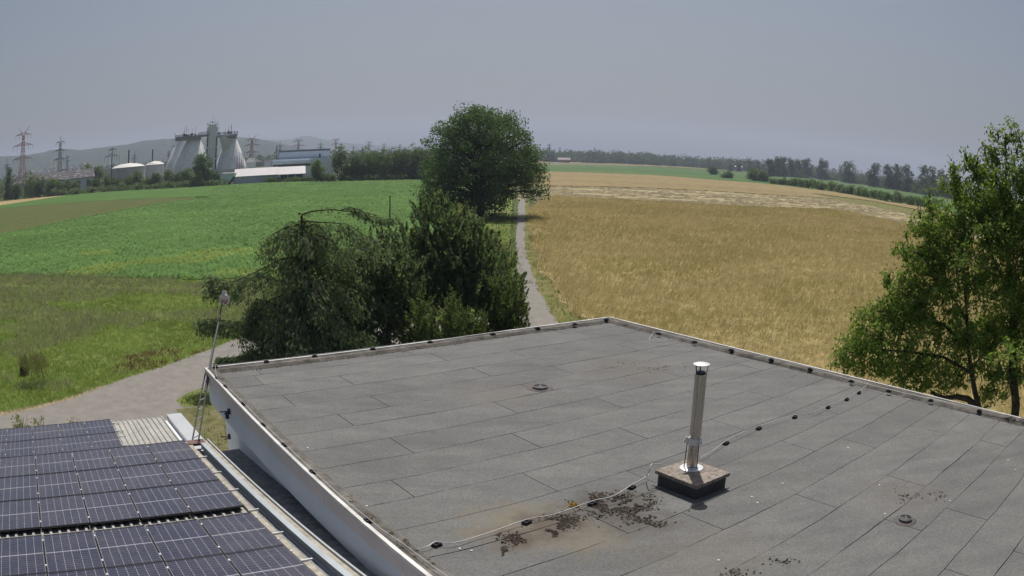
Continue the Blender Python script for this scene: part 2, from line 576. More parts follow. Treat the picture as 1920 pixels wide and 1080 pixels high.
def scatter(poly, r0, r1, n, power=1.0):
    """points inside a polygon, density falling with range from the building"""
    u = rng.random(n * 3)
    e = 2 - power
    rr = (r0 ** e + u * (r1 ** e - r0 ** e)) ** (1 / e) if abs(e) > 1e-6 else r0 * (r1 / r0) ** u
    az = rng.uniform(-0.85, 0.85, len(rr))
    P = np.stack([rr * np.sin(az), rr * np.cos(az)], 1)
    P = P[inpoly(P, poly)]
    return P[:n]

def vnoise(P, s, seed=0):
    """smooth value noise in [0,1]"""
    g = np.random.default_rng(seed).random((64, 64))
    q = P[:, :2] / s
    i = np.floor(q).astype(int); f = q - i; f = f * f * (3 - 2 * f)
    a = g[i[:, 0] % 64, i[:, 1] % 64]; b = g[(i[:, 0] + 1) % 64, i[:, 1] % 64]
    c = g[i[:, 0] % 64, (i[:, 1] + 1) % 64]; d = g[(i[:, 0] + 1) % 64, (i[:, 1] + 1) % 64]
    return (a * (1 - f[:, 0]) + b * f[:, 0]) * (1 - f[:, 1]) + (c * (1 - f[:, 0]) + d * f[:, 0]) * f[:, 1]

def blades(name, P, z0, hgt, wid, lean, colors, mat, per=4, spread=0.12, dirbias=None, vary=.27):
    """per triangles at each point; colors (N,3)"""
    N = len(P)
    c = np.repeat(P, per, 0) + rng.normal(0, 1, (N * per, 2)) * np.repeat(spread, per)[:, None] if hasattr(spread, '__len__') else np.repeat(P, per, 0) + rng.normal(0, spread, (N * per, 2))
    h = np.repeat(hgt, per) * rng.uniform(.6, 1.15, N * per)
    w = np.repeat(wid, per) * rng.uniform(.7, 1.3, N * per)
    a = rng.uniform(0, 2 * np.pi, N * per)
    la = rng.uniform(0, 2 * np.pi, N * per)
    ll = h * lean * rng.uniform(.2, 1.3, N * per)
    if dirbias is not None:
        la = dirbias + rng.normal(0, .7, N * per)
    V = np.zeros((N * per, 3, 3))
    V[:, 0, :2] = c + np.stack([np.cos(a), np.sin(a)], 1) * w[:, None] / 2
    V[:, 1, :2] = c - np.stack([np.cos(a), np.sin(a)], 1) * w[:, None] / 2
    V[:, 0:2, 2] = z0
    V[:, 2, :2] = c + np.stack([np.cos(la), np.sin(la)], 1) * ll[:, None]
    V[:, 2, 2] = z0 + h
    C = np.repeat(colors, per, 0) * rng.uniform(1 - vary, 1 + vary, (N * per, 1))
    C = np.repeat(C[:, None, :], 3, 1)
    F = np.arange(N * per * 3).reshape(-1, 3)
    return nmesh(name, V.reshape(-1, 3), F, mat, col=C.reshape(-1, 3))

M['blade'] = colattr('grass_blades', .48)
M['straw'] = colattr('straw', .5)
M['cornleaf'] = colattr('corn_leaves', .45)

# meadow grass
P = scatter(meadow, 30, 105, 42000, 1.15)
P = P[in_view(P)]
fe = P[:, 1] > 70
P[fe] += np.stack([rng.normal(0, 1, fe.sum()), np.abs(rng.normal(0, 1.6, fe.sum()))], 1)
rg = np.hypot(P[:, 0], P[:, 1])
pat = vnoise(P, 7, 3); pat2 = vnoise(P, 2.6, 4); pat3 = vnoise(P, 16, 5)
seed_head = (pat * .55 + pat2 * .25 + pat3 * .35) + np.clip((rg - 50) / 60, 0, .25)
col = np.outer(np.ones(len(P)), (.235, .31, .075)) * (0.8 + .45 * pat2[:, None])
pal = (seed_head > .74) & (rng.random(len(P)) < .5)
col[pal] = np.array((.30, .31, .17)) * rng.uniform(.75, 1.1, (pal.sum(), 1))
rus = (np.hypot(P[:, 0] + 20.5, P[:, 1] - 43) < 4.5) & (vnoise(P, 1.3, 9) > .5)
col[rus] = (.17, .11, .055)
hg = np.where(pal, .45, .24) * (.75 + .5 * pat)
o = blades('meadow_grass', P, .02, hg, .03 * (rg / 40) ** .9, 1.0, col, M['blade'], per=5, spread=.14)
tag(o, 'rough green meadow grass with pale seed heads beside the road', 'grass', kind='stuff')

# verge grass between path, road and fields
vp = [(-1, 62), (-8, 80), (-9, 170), (0, 170), (.3, 100), (-.3, 70)]
P = scatter([Vector((a, b, 0)) for a, b in vp], 60, 170, 9000, 1.2)
rg = np.hypot(P[:, 0], P[:, 1])
col = np.outer(.8 + .5 * vnoise(P, 3, 8), (.14, .19, .036))
o = blades('path_verge_grass', P, .02, np.full(len(P), .35), .03 * rg / 40, .5, col, M['blade'], per=4, spread=.2)
tag(o, 'bright green grass between the corn and the narrow path', 'grass', kind='stuff')
vr = [at(*p) for p in ((1052, 612.7), (1037, 592), (1026, 574), (1014, 553), (1000, 520), (989, 488), (984, 452), (983, 429), (991, 429), (1001, 455), (1018, 505), (1053, 560), (1110, 612))]
vr = vr[:1] + vr[1:]
P = np.concatenate([scatter(vr, 50, 150, 9000, 1.2), scatter([Vector(p) for p in ((4.8, 55, 0), (10, 40, 0), (23, 15, 0), (18, 22, 0), (4, 45, 0))], 20, 60, 4000, 1.2)])
P = P + np.stack([np.abs(rng.normal(0, 1.7, len(P))) - .3, rng.normal(0, .8, len(P))], 1)
rg = np.hypot(P[:, 0], P[:, 1])
t = rng.random(len(P))[:, None]
col = np.array((.11, .15, .028)) * (1 - t) + np.array((.25, .21, .07)) * t * .9
o = blades('field_edge_grass', P, .02, np.full(len(P), .4), .028 * rg / 40, .6, col, M['blade'], per=5, spread=.22)
tag(o, 'yellowing grass along the edge of the ripe field', 'grass', kind='stuff')
gp2 = gp((335, 754), (352, 738), (378, 728), (402, 728), (440, 745), (440, 775), (392, 763), (345, 762))
P = np.concatenate([scatter(gp2, 30, 55, 2600), scatter(gp((392, 770), (440, 775), (440, 850), (375, 850)), 25, 45, 900)])
col = np.outer(.8 + .5 * vnoise(P, 1, 8), (.09, .15, .024))
o = blades('grass_tuft_patch', P, .02, np.full(len(P), .3), np.full(len(P), .028), .5, col, M['blade'], per=5, spread=.1)
tag(o, 'small green grass patch at the white building corner', 'grass', kind='stuff')

# ripe crop
P = scatter(wheat, 22, 330, 95000, 1.25)
P = P[in_view(P, .02)]
rg = np.hypot(P[:, 0], P[:, 1])
p1 = vnoise(P, 22, 21); p2 = vnoise(P, 6, 22); p3 = vnoise(P * np.array((.35, 1)), 4, 23)
t = np.clip(.5 * p1 + .35 * p3 + .3 * p2 - .1, 0, 1)[:, None]
col = np.array((.44, .36, .16)) * (1 - t) + np.array((.54, .46, .235)) * t
gr = (vnoise(P, 15, 31) * .7 + vnoise(P, 5, 33) * .3 > .56) & (rng.random(len(P)) < .6)
col[gr] = (.40, .35, .14)
sz = np.clip(rg / 60, .6, 4)
o = blades('wheat_stalks', P, .02, .46 * (.8 + .4 * p2) * np.clip(sz, .7, 1.2), 0.036 * sz, 1.3, col, M['straw'], per=4, spread=.16 * np.clip(sz, .8, 2.5), dirbias=.6, vary=.14)
tag(o, 'golden ripe cereal stalks covering the large field', 'crop', kind='stuff')

# hay swaths on the mown strip: real windrows
def hay():
    vs, fs = [], []
    cnt = 0
    for k in range(6500):
        pass
    P = scatter(swath, 205, 420, 9000, 1.3)
    P = P[in_view(P, .02)]
    n2 = vnoise(P * np.array((.25, 1)), 3.2, 41)
    P = P[n2 > .42]
    N = len(P)
    L = rng.uniform(.8, 3.2, N); W = rng.uniform(.35, .8, N); Hh = rng.uniform(.1, .34, N)
    a = rng.normal(.05, .35, N)
    X = np.stack([np.cos(a), np.sin(a)], 1); Y = np.stack([-np.sin(a), np.cos(a)], 1)
    V = np.zeros((N, 6, 3))
    V[:, 0, :2] = P - X * L[:, None] / 2 - Y * W[:, None]
    V[:, 1, :2] = P + X * L[:, None] / 2 - Y * W[:, None]
    V[:, 2, :2] = P + X * L[:, None] / 2 + Y * W[:, None]
    V[:, 3, :2] = P - X * L[:, None] / 2 + Y * W[:, None]
    V[:, 4, :2] = P - X * L[:, None] * .3 + rng.normal(0, .1, (N, 2)); V[:, 5, :2] = P + X * L[:, None] * .3
    V[:, :4, 2] = .06; V[:, 4, 2] = .06 + Hh; V[:, 5, 2] = .06 + Hh * rng.uniform(.6, 1, N)
    f = np.array([[0, 1, 5], [0, 5, 4], [2, 3, 4], [2, 4, 5], [1, 2, 5], [3, 0, 4]])
    F = (np.arange(N)[:, None, None] * 6 + f[None]).reshape(-1, 3)
    C = np.outer(np.ones(N), (.42, .36, .22)) * rng.uniform(.7, 1.15, (N, 1))
    dk = rng.random(N) < .25
    C[dk] = np.array((.31, .265, .16))
    o = nmesh('hay_swaths', V.reshape(-1, 3), F, M['straw'], col=np.repeat(C, 6, 0))
    tag(o, 'pale cut hay lying in swaths across the field', 'hay', kind='stuff')
hay()

# corn plants
def cornplants():
    P = scatter(corn, 78, 420, 40000, 1.35)
    P = P[in_view(P, .02)]
    rg = np.hypot(P[:, 0], P[:, 1])
    # snap into drilled rows running away from the road
    rd = math.radians(-24)
    D = np.array((math.sin(rd), math.cos(rd))); Nn = np.array((D[1], -D[0]))
    s = P @ Nn; al = P @ D
    s = np.round(s / .75) * .75 + rng.normal(0, .05, len(s))
    P = np.outer(s, Nn) + np.outer(al, D)
    per = 5
    N = len(P) * per
    c = np.repeat(P, per, 0)
    sc_ = np.repeat(np.clip((rg / 85) ** .75, 1, 2.6), per)
    a = rng.uniform(0, 2 * np.pi, N)
    d = np.stack([np.cos(a), np.sin(a)], 1); w = np.stack([-np.sin(a), np.cos(a)], 1)
    hb = rng.uniform(.10, .42, N); L = rng.uniform(.32, .6, N) * sc_; W = rng.uniform(.055, .085, N) * sc_
    V = np.zeros((N, 5, 3))
    V[:, 0, :2] = c - w * W[:, None] * .4; V[:, 1, :2] = c + w * W[:, None] * .4
    V[:, 2, :2] = c + d * (L * .55)[:, None] + w * W[:, None] * .6; V[:, 3, :2] = c + d * (L * .55)[:, None] - w * W[:, None] * .6
    V[:, 4, :2] = c + d * L[:, None] * 1.1
    V[:, 0:2, 2] = hb[:, None]; V[:, 2:4, 2] = (hb + .16 * rng.uniform(.3, 1.3, N))[:, None]; V[:, 4, 2] = hb + .10 * rng.uniform(-1.2, 1.4, N)
    q = np.arange(N)[:, None] * 5
    F = np.concatenate([q + np.array([[0, 1, 2]]), q + np.array([[0, 2, 3]]), q + np.array([[3, 2, 4]])], 0)
    pat = np.repeat(vnoise(P, 14, 51) * .6 + vnoise(P, 4, 52) * .4, per)
    C = np.outer(.75 + .55 * pat, (.172, .285, .088)) * rng.uniform(.75, 1.3, (N, 1))
    yl = np.repeat((vnoise(P, 10, 55) > .78) & (rg < 120), per)
    C[yl] *= np.array((1.5, 1.12, .9))
    o = nmesh('corn_plants', V.reshape(-1, 3), F, M['cornleaf'], col=np.repeat(C, 5, 0))
    tag(o, 'dense rows of young bright green corn plants', 'crop', kind='stuff')
cornplants()

# ------------------------------------------------------------------ hills
def hill(name, prof, rg, depth, mat, seed, zb=0.0):
    xs = [p[0] for p in prof]; ys = [p[1] for p in prof]
    n = 110
    px = np.linspace(xs[0], xs[-1], n)
    py = np.interp(px, xs, ys)
    r2 = np.random.default_rng(seed)
    jit = np.convolve(r2.normal(0, 1, n + 8), np.ones(3) / 3, 'same')[4:-4] * .45
    V, F = [], []
    rows = [(-.55, 0.0), (-.42, .10), (-.3, .27), (-.2, .5), (-.1, .76), (0, 1.0), (.2, .8), (.6, 0.0)]
    for fd, fh in rows:
        for i in range(n):
            top = pr(px[i], py[i] + jit[i], rg)
            hz = max(top.z, 4)
            k = (rg + fd * depth) / rg
            nz = r2.normal(0, .05) if 0 < fh < 1 else 0
            V.append((top.x * k, top.y * k, zb + hz * max(0, fh + nz)))
    for a in range(len(rows) - 1):
        for i in range(n - 1):
            F.append((a * n + i, a * n + i + 1, (a + 1) * n + i + 1, (a + 1) * n + i))
    o = nmesh(name, V, F, mat, smooth=True)
    o['kind'] = 'structure'
    o['label'] = 'long wooded hills on the horizon'
    return o

def hillmat():
    t = NT('wooded_hillside')
    a = t.ramp(t.noise(.012, 8, .7), [(0.35, (.026, .045, .022)), (0.65, (.055, .08, .035))])
    t.set(a, .95, 0, .05)
    t.bump(t.noise(.03, 6, .7), .9, 25)
    return t.m
M['hill'] = hillmat()
hill('hills', [(-160, 300), (-60, 296), (0, 293), (40, 292), (60, 289), (85, 285.5), (95, 281), (130, 279), (150, 281), (170, 279), (200, 275), (240, 271), (255, 267), (270, 264),
     (300, 261), (325, 260), (360, 258), (440, 257), (470, 259), (505, 264), (540, 272), (580, 281), (620, 290)], 4300, 2600, M['hill'], 3)
hill('hills', [(380, 275), (440, 262), (470, 260.5), (520, 263), (545, 262), (556, 258), (570, 255), (590, 257), (610, 262), (640, 267), (680, 271), (760, 274), (850, 277), (960, 284), (1050, 288)], 7200, 3000, M['hill'], 5)

# ------------------------------------------------------------------ trees
def unit(v):
    return v / (np.linalg.norm(v, axis=1, keepdims=True) + 1e-9)

def quads(C, A, L, W, up=0.25, out=None):
    """diamond leaves at C with long axis A"""
    N = len(C)
    A = unit(A)
    Rn = unit(rng.normal(0, 1, (N, 3)) + np.array((0, 0, up)) + (0 if out is None else out))
    B = unit(np.cross(A, Rn))
    V = np.zeros((N, 4, 3))
    V[:, 0] = C - A * L[:, None] / 2
    V[:, 1] = C + B * W[:, None] / 2 + A * L[:, None] * .05
    V[:, 2] = C + A * L[:, None] / 2
    V[:, 3] = C - B * W[:, None] / 2 + A * L[:, None] * .05
    return V.reshape(-1, 3), np.arange(N * 4).reshape(-1, 4)

def blob_leaves(blobs, n, clump, leaf, aspect=.6, shell=.6, flat=.75, updir=0.0, per=26):
    """blobs: list of (center, (rx, ry, rz)); leaves in clumps near each blob's surface"""
    w = np.array([(b[1][0] * b[1][1] * b[1][2]) ** (2 / 3) for b in blobs])
    nc = max(4, n // per)
    idx = rng.choice(len(blobs), nc, p=w / w.sum())
    c0 = np.array([list(b[0]) for b in blobs])[idx]
    rr = np.array([list(b[1]) for b in blobs])[idx]
    d = unit(rng.normal(0, 1, (nc, 3)))
    rad = shell + (1.05 - shell) * rng.random(nc) ** .6
    cc = c0 + d * rr * rad[:, None]
    sig = clump * rng.uniform(.6, 1.35, nc)
    C = np.repeat(cc, per, 0) + np.clip(rng.normal(0, 1, (nc * per, 3)), -1.5, 1.5) * np.repeat(sig, per)[:, None] * np.array((1, 1, flat))
    out = np.repeat(d, per, 0)
    A = rng.normal(0, 1, C.shape) + out * .5 + np.array((0, 0, updir))
    s = leaf * rng.uniform(.65, 1.35, len(C))
    return quads(C, A, s, s * aspect, .5, out * .6)

def limbs(mb, base, top, r, blobs, wig=.06, sub=3, frac=.35):
    """trunk from base to top, then a limb to each blob and twigs inside it"""
    base, top = Vector(base), Vector(top)
    H_ = (top - base).length
    pts = []
    for i in range(7):
        t = i / 6
        p = base.lerp(top, t)
        p += Vector((random.uniform(-1, 1), random.uniform(-1, 1), 0)) * (H_ * wig * .35 * (t > 0))
        pts.append(p)
    mb.tube([pts[0] - Vector((0, 0, .15))] + pts, [r * 1.35] + [r * (1.25 - .95 * (i / 6) ** .8) for i in range(7)], 9)
    for c, rad in blobs:
        c = Vector(c)
        t = min(.95, max(frac, (c.z - base.z) / H_ * .62))
        s = base.lerp(top, t)
        m = s.lerp(c, .5) + Vector((random.uniform(-1, 1), random.uniform(-1, 1), .4)) * ((c - s).length * .12)
        rl = r * random.uniform(.28, .42)
        mb.tube([s, s.lerp(m, .5), m, c], [rl, rl * .85, rl * .6, rl * .25], 6)
        for k in range(sub):
            d = Vector(rng.normal(0, 1, 3)).normalized()
            e = c + Vector((d.x * rad[0], d.y * rad[1], d.z * rad[2])) * .85
            mb.tube([m.lerp(c, random.random()), c.lerp(e, .5), e], [rl * .3, rl * .18, rl * .05], 5)

def px_blobs(spec, rg):
    """spec rows: px, py, rx, ry in photo pixels, depth offset and depth radius in metres"""
    out = []
    for row in spec:
        px, py, rx, ry = row[:4]
        dz = row[4] if len(row) > 4 else 0.0
        c = pr(px, py, rg + dz)
        ex = (pr(px + rx, py, rg + dz) - c).length
        ez = (pr(px, py + ry, rg + dz) - c).length
        ed = row[5] if len(row) > 5 else (ex + ez) / 2
        out.append((c, (ex, max(ed, .1), ez)))
    return out

def tree(name, label, rg, base_px, top_py, spec, n, clump, leaf, mat, cat='tree', group=None, r=.4, bark='bark', aspect=.6, shell=.6, updir=0, sub=3, per=26, flat=.75, base=None, frac=.35):
    g = pr(base_px, 330, rg)
    b = base or Vector((g.x, g.y, 0))
    th = thing(name, label, cat, b, group)
    bl = px_blobs(spec, rg)
    mb = MB()
    tp = pr(base_px, top_py, rg)
    limbs(mb, b, Vector((b.x + (tp.x - b.x) * .5, b.y, tp.z)), r, bl, sub=sub, frac=frac)
    mb.build('trunk', M[bark], th, smooth=True)
    V, F = blob_leaves(bl, n, clump, leaf, aspect, shell, flat, updir, per)
    nmesh('crown', V, F, M[mat], th)
    return th

# the large lone tree beside the path
big = [(905, 235, 42, 32, 0, 7), (868, 255, 40, 30, 2, 7), (950, 255, 40, 32, -1, 7), (975, 270, 28, 30, 1, 6), (845, 285, 32, 32, 0, 7), (895, 285, 45, 36, -3, 7),
       (940, 300, 40, 34, -4, 6), (985, 310, 30, 34, 0, 7), (998, 340, 24, 28, 0, 6), (825, 325, 34, 34, 0, 7), (860, 340, 40, 32, -4, 6), (915, 340, 42, 30, -5, 5), (960, 345, 34, 24, -3, 6),
       (815, 350, 24, 18, 0, 6), (880, 372, 36, 18, -2, 6), (930, 368, 34, 16, -1, 6), (845, 368, 30, 18, 0, 6), (1003, 358, 17, 15, 1, 5), (900, 220, 28, 18, 3, 5), (930, 225, 26, 20, 2, 5), (958, 235, 24, 16, 0, 4), (860, 240, 26, 18, 0, 5),
       (895, 260, 50, 40, 7, 7), (940, 290, 50, 40, 7, 7), (850, 310, 45, 40, 7, 7), (955, 335, 44, 34, 7, 7), (895, 335, 44, 34, 7, 7), (808, 360, 26, 22, 0, 5), (832, 380, 30, 15, -1, 5), (868, 390, 32, 14, -2, 5), (922, 386, 26, 12, -2, 4), (800, 342, 18, 22, 0, 4), (838, 250, 26, 20, 0, 5), (822, 274, 24, 24, 0, 5), (1006, 300, 20, 24, 0, 4), (878, 214, 20, 14, 0, 4)]
tree('walnut_tree', 'large rounded dark green tree standing beside the narrow path', 161.6, 897, 240, [(a_, b_, c_ * .86, d_ * .86, *e_) for a_, b_, c_, d_, *e_ in big], 66000, 1.0, .40, 'lf_walnut', r=1.05, shell=.85, sub=4, per=110, base=Vector((-6.9, 161.5, 0)), frac=.2)

# the tree whose crown overhangs the roof edge
near = [(1880, 330, 45, 45, 0, 1.2), (1840, 370, 45, 36, 0, 1.4), (1900, 400, 50, 50, .5, 1.6), (1800, 400, 40, 32, 0, 1.3), (1850, 440, 55, 45, -.5, 1.5), (1770, 430, 42, 34, .3, 1.2),
        (1730, 425, 25, 20, 0, .8), (1910, 480, 40, 55, .3, 1.6), (1800, 490, 55, 42, -.4, 1.5), (1740, 490, 42, 34, .2, 1.2), (1695, 470, 18, 16, 0, .6), (1860, 540, 55, 45, 0, 1.6),
        (1770, 550, 55, 40, 0, 1.5), (1700, 540, 42, 28, .2, 1.1), (1670, 575, 30, 20, 0, .8), (1640, 600, 45, 26, 0, 1), (1710, 610, 55, 34, 0, 1.3), (1790, 620, 55, 36, .3, 1.4), (1620, 640, 42, 24, .2, 1),
        (1670, 660, 55, 28, 0, 1.2), (1600, 665, 38, 16, 0, .8), (1740, 680, 48, 28, .3, 1.2), (1690, 700, 40, 18, .2, .9), (1870, 620, 40, 34, .6, 1.2), (1800, 690, 34, 30, .5, .9), (1905, 690, 20, 34, .8, .7),
        (1860, 290, 12, 26, 0, .4), (1885, 262, 9, 24, 0, .35), (1906, 275, 8, 30, .2, .35), (1858, 252, 6, 12, 0, .25), (1815, 312, 12, 14, 0, .4), (1788, 335, 10, 26, 0, .35), (1830, 325, 16, 20, 0, .5), (1750, 395, 10, 20, 0, .4), (1765, 715, 38, 18, .3, .8), (1720, 725, 26, 10, .2, .6), (1640, 690, 40, 14, .1, .8), (1580, 682, 24, 9, 0, .5), (1860, 690, 26, 34, .6, .8), (1910, 560, 24, 50, .4, 1), (1905, 620, 26, 40, .4, .9), (1830, 640, 40, 34, .2, 1.1), (1875, 420, 40, 40, -.3, 1.2), (1850, 740, 16, 18, .7, .5), (1890, 735, 14, 26, .9, .5), (1700, 575, 40, 26, 0, 1), (1760, 470, 34, 28, .1, 1)] + [(x, y, 4.5, 20, 0, .2) for x, y in ((1742, 372), (1790, 312), (1812, 296), (1845, 282), (1872, 252), (1896, 246), (1913, 258), (1766, 348), (1702, 442), (1667, 522), (1725, 400), (1832, 300))] + [(1955, 380, 40, 50, .3, 1.3), (1965, 470, 45, 55, .3, 1.5), (1960, 560, 45, 50, .2, 1.4), (1965, 640, 40, 45, .4, 1.2), (1945, 320, 25, 40, .2, .9), (1990, 430, 30, 60, .5, 1.2), (1990, 560, 28, 60, .5, 1.2), (1950, 700, 26, 34, .5, .8)]
RT = 24.0
rb = pr(1838, 790, RT)
th = thing('leafy_tree', 'bushy bright green tree overhanging the edge of the flat roof', 'tree', (rb.x, rb.y, 0))
bl = px_blobs(near, RT)
mb = MB()
def limb_px(pts, r0, r1, rg0=RT):
    P_ = [pr(x, y, rg0 + (dz[0] if dz else 0)) for x, y, *dz in pts]
    mb.tube(P_, list(np.linspace(r0, r1, len(P_))), 8)
g0 = Vector((rb.x, rb.y, -.1))
mb.tube([g0, Vector((rb.x, rb.y, 2.5)), pr(1846, 790, RT), pr(1832, 765, RT)], [.34, .27, .2, .17], 10)
limb_px([(1832, 765), (1815, 748), (1795, 744), (1770, 746), (1745, 735)], .13, .05)
limb_px([(1838, 775), (1828, 735), (1822, 700), (1815, 650), (1812, 590), (1808, 520), (1800, 440)], .12, .03)
g1 = pr(1908, 800, RT + .6)
mb.tube([Vector((g1.x, g1.y, -.1)), Vector((g1.x, g1.y, 3)), pr(1905, 760, RT + .6), pr(1898, 690, RT + .6), pr(1900, 600, RT + .6), pr(1890, 480, RT + .6), pr(1885, 360, RT + .6), pr(1886, 260, RT)], [.24, .2, .17, .15, .12, .09, .05, .015], 9)
limb_px([(1902, 650, .5), (1875, 640, .4), (1850, 655, .3), (1830, 680, .2)], .07, .02)
limb_px([(1815, 650), (1770, 610), (1720, 590), (1670, 580), (1640, 585)], .06, .015)
limb_px([(1822, 700), (1770, 670), (1710, 660), (1640, 655), (1590, 662)], .06, .012)
limb_px([(1812, 600), (1770, 530), (1730, 480), (1700, 465)], .05, .012)
limb_px([(1895, 560, .5), (1860, 480, .3), (1835, 400), (1815, 330)], .06, .012)
for k in range(34):                                # bare hanging twigs under the crown
    x = random.uniform(1740, 1915); y = random.uniform(610, 700)
    limb_px([(x, y, .4), (x + random.uniform(-14, 14), y + 30, .4), (x + random.uniform(-26, 26), y + random.uniform(45, 85), .4)], .018, .006)
for c, rad in bl:
    for k in range(4):
        d = Vector(rng.normal(0, 1, 3)).normalized()
        e_ = c + Vector((d.x * rad[0], d.y * rad[1], d.z * rad[2])) * .9
        mb.tube([c - Vector((0, 0, rad[2] * .5)), c.lerp(e_, .5), e_], [.022, .014, .005], 5)
mb.build('trunk', M['bark'], th, smooth=True)
V, F = blob_leaves(bl, 82000, .12, .125, .48, .3, .9, 0, 22)
V2, F2 = blob_leaves([(Q(18.0, 5.2, RZ + 1.3), (1.0, .9, .5)), (Q(18.1, 4.0, RZ + 1.3), (.8, .9, .4))], 300, .16, .15, .5, .3, .8, 0, 16)
nmesh('crown', np.concatenate([V, V2]), np.concatenate([F, F2 + len(V)]), M['lf_right'], th)
# low overhanging spray that shades the roof corner

# the drooping spruce with its bent dead top
def spruce():
    RS = 42.0
    g = pr(578, 680, RS)
    th = thing('drooping_spruce', 'drooping dark spruce with a bent bare top above the road bend', 'tree', (g.x, g.y, 0))
    mb = MB()
    trunk = [Vector((g.x, g.y, -.1)), pr(580, 700, RS), pr(578, 600, RS), pr(575, 500, RS), pr(570, 440, RS), pr(565, 404, RS)]
    mb.tube(trunk, [.3, .26, .2, .15, .1, .06], 9)
    sprays_c, sprays_a, sprays_l = [], [], []
    def branch(pts, r0, dens=1.0, droop=1.0, spread=.35):
        mb.tube(pts, list(np.linspace(r0, .012, len(pts))), 6)
        L = sum((b - a).length for a, b in zip(pts[:-1], pts[1:]))
        n = int(L * 105 * dens)
        for _ in range(n):
            t = random.random() ** .8 * (len(pts) - 1) * .999
            i = int(t); p = pts[i].lerp(pts[i + 1], t - i)
            if t / (len(pts) - 1) < .15: continue
            hang = random.random() ** 1.5 * 1.0 * droop
            lat = Vector((random.gauss(0, spread), random.gauss(0, spread), 0))
            c = p + lat + Vector((0, 0, -hang - lat.length * .25))
            sprays_c.append(tuple(c))
            tang = (pts[i + 1] - pts[i]).normalized()
            d = Vector((random.gauss(0, .5), random.gauss(0, .5), -.55 - hang * .7)) + tang * .7
            sprays_a.append(tuple(d))
            sprays_l.append(random.uniform(.12, .3))
    # long side branches seen against the meadow
    def pb(lst, r0, **k):
        branch([pr(x, y, RS + (z[0] if z else 0)) for x, y, *z in lst], r0, **k)
    pb([(575, 480), (530, 485), (480, 510), (440, 528), (405, 525), (393, 517)], .05, dens=2.4, droop=1.1, spread=.3)
    pb([(575, 590), (530, 575, -.5), (480, 560, -.5), (470, 590, -.5), (465, 610, -.5)], .04, dens=2.4, spread=.25)
    pb([(577, 630), (520, 612), (460, 605), (410, 600), (372, 598)], .05, dens=2.6, droop=.8, spread=.34)
    pb([(577, 660), (530, 650), (480, 660), (440, 672), (412, 672)], .05, dens=3.4, droop=.4, spread=.25)
    pb([(572, 440), (540, 425), (510, 440), (490, 465)], .06, dens=1.8)
    pb([(570, 425), (545, 415), (532, 425)], .04, dens=.6)
    pb([(565, 403), (585, 396), (620, 393), (660, 397), (690, 399), (715, 408)], .05, dens=.22, droop=.5, spread=.12)
    pb([(568, 415), (610, 417), (650, 420), (690, 445), (720, 470)], .035, dens=1.2, droop=.8)
    pb([(640, 394), (655, 388), (672, 394), (690, 404), (722, 412), (745, 408)], .03, dens=.9, droop=.25, spread=.15)
    for k in range(64):
        t = random.random()
        z = trunk[1].lerp(trunk[5], t ** .9)
        z = Vector((trunk[1].x, trunk[1].y, max(1.2, z.z - .4)))
        a = random.uniform(0, 2 * math.pi)
        L = (4.3 * (1 - t) ** .55 + .9) * random.uniform(.7, 1.1)
        if math.sin(a) < -.2: L *= .85
        d = Vector((math.cos(a), math.sin(a), 0))
        pts = [z, z + d * L * .35 + Vector((0, 0, .18 * L)), z + d * L * .7 + Vector((0, 0, .08 * L)), z + d * L + Vector((0, 0, -.25 * L))]
        branch(pts, .045, dens=.8, droop=.9, spread=.28)
    mb.build('trunk', M['bark'], th, smooth=True)
    tip = MB().lathe([(.08, 0), (.10, .04), (.08, .1)], pr(562, 402, RS), 10)
    tip.build('sawn_end', M['wood_dead'], th)
    fill = px_blobs([(600, 455, 45, 35, .6, 1.2), (545, 490, 45, 45, .6, 1.3), (610, 520, 60, 45, .8, 1.4), (530, 560, 50, 45, .5, 1.3), (600, 590, 70, 40, .6, 1.4), (560, 640, 80, 40, .3, 1.5), (490, 650, 45, 28, .2, 1), (640, 640, 50, 45, .5, 1.4), (650, 480, 35, 40, .8, 1.1)], RS)
    for c_, rd_ in fill:
        for _ in range(42):
            d_ = Vector(rng.normal(0, 1, 3)).normalized() * (.35 + .7 * random.random())
            k0 = c_ + Vector((d_.x * rd_[0], d_.y * rd_[1], d_.z * rd_[2]))
            for _k in range(12):
                sprays_c.append(tuple(k0 + Vector((random.gauss(0, .13), random.gauss(0, .13), -abs(random.gauss(0, .3))))))
                sprays_a.append((random.gauss(0, .5), random.gauss(0, .5), -.8)); sprays_l.append(random.uniform(.12, .26))
    C = np.array(sprays_c); A = np.array(sprays_a); Ls = np.array(sprays_l)
    C = np.repeat(C, 2, 0) + rng.normal(0, .06, (len(C) * 2, 3)); A = np.repeat(A, 2, 0) + rng.normal(0, .25, (len(A) * 2, 3)); Ls = np.repeat(Ls, 2)
    V, F = quads(C, A, Ls, Ls * .34)
    nmesh('needles', V, F, M['lf_spruce'], th)
spruce()

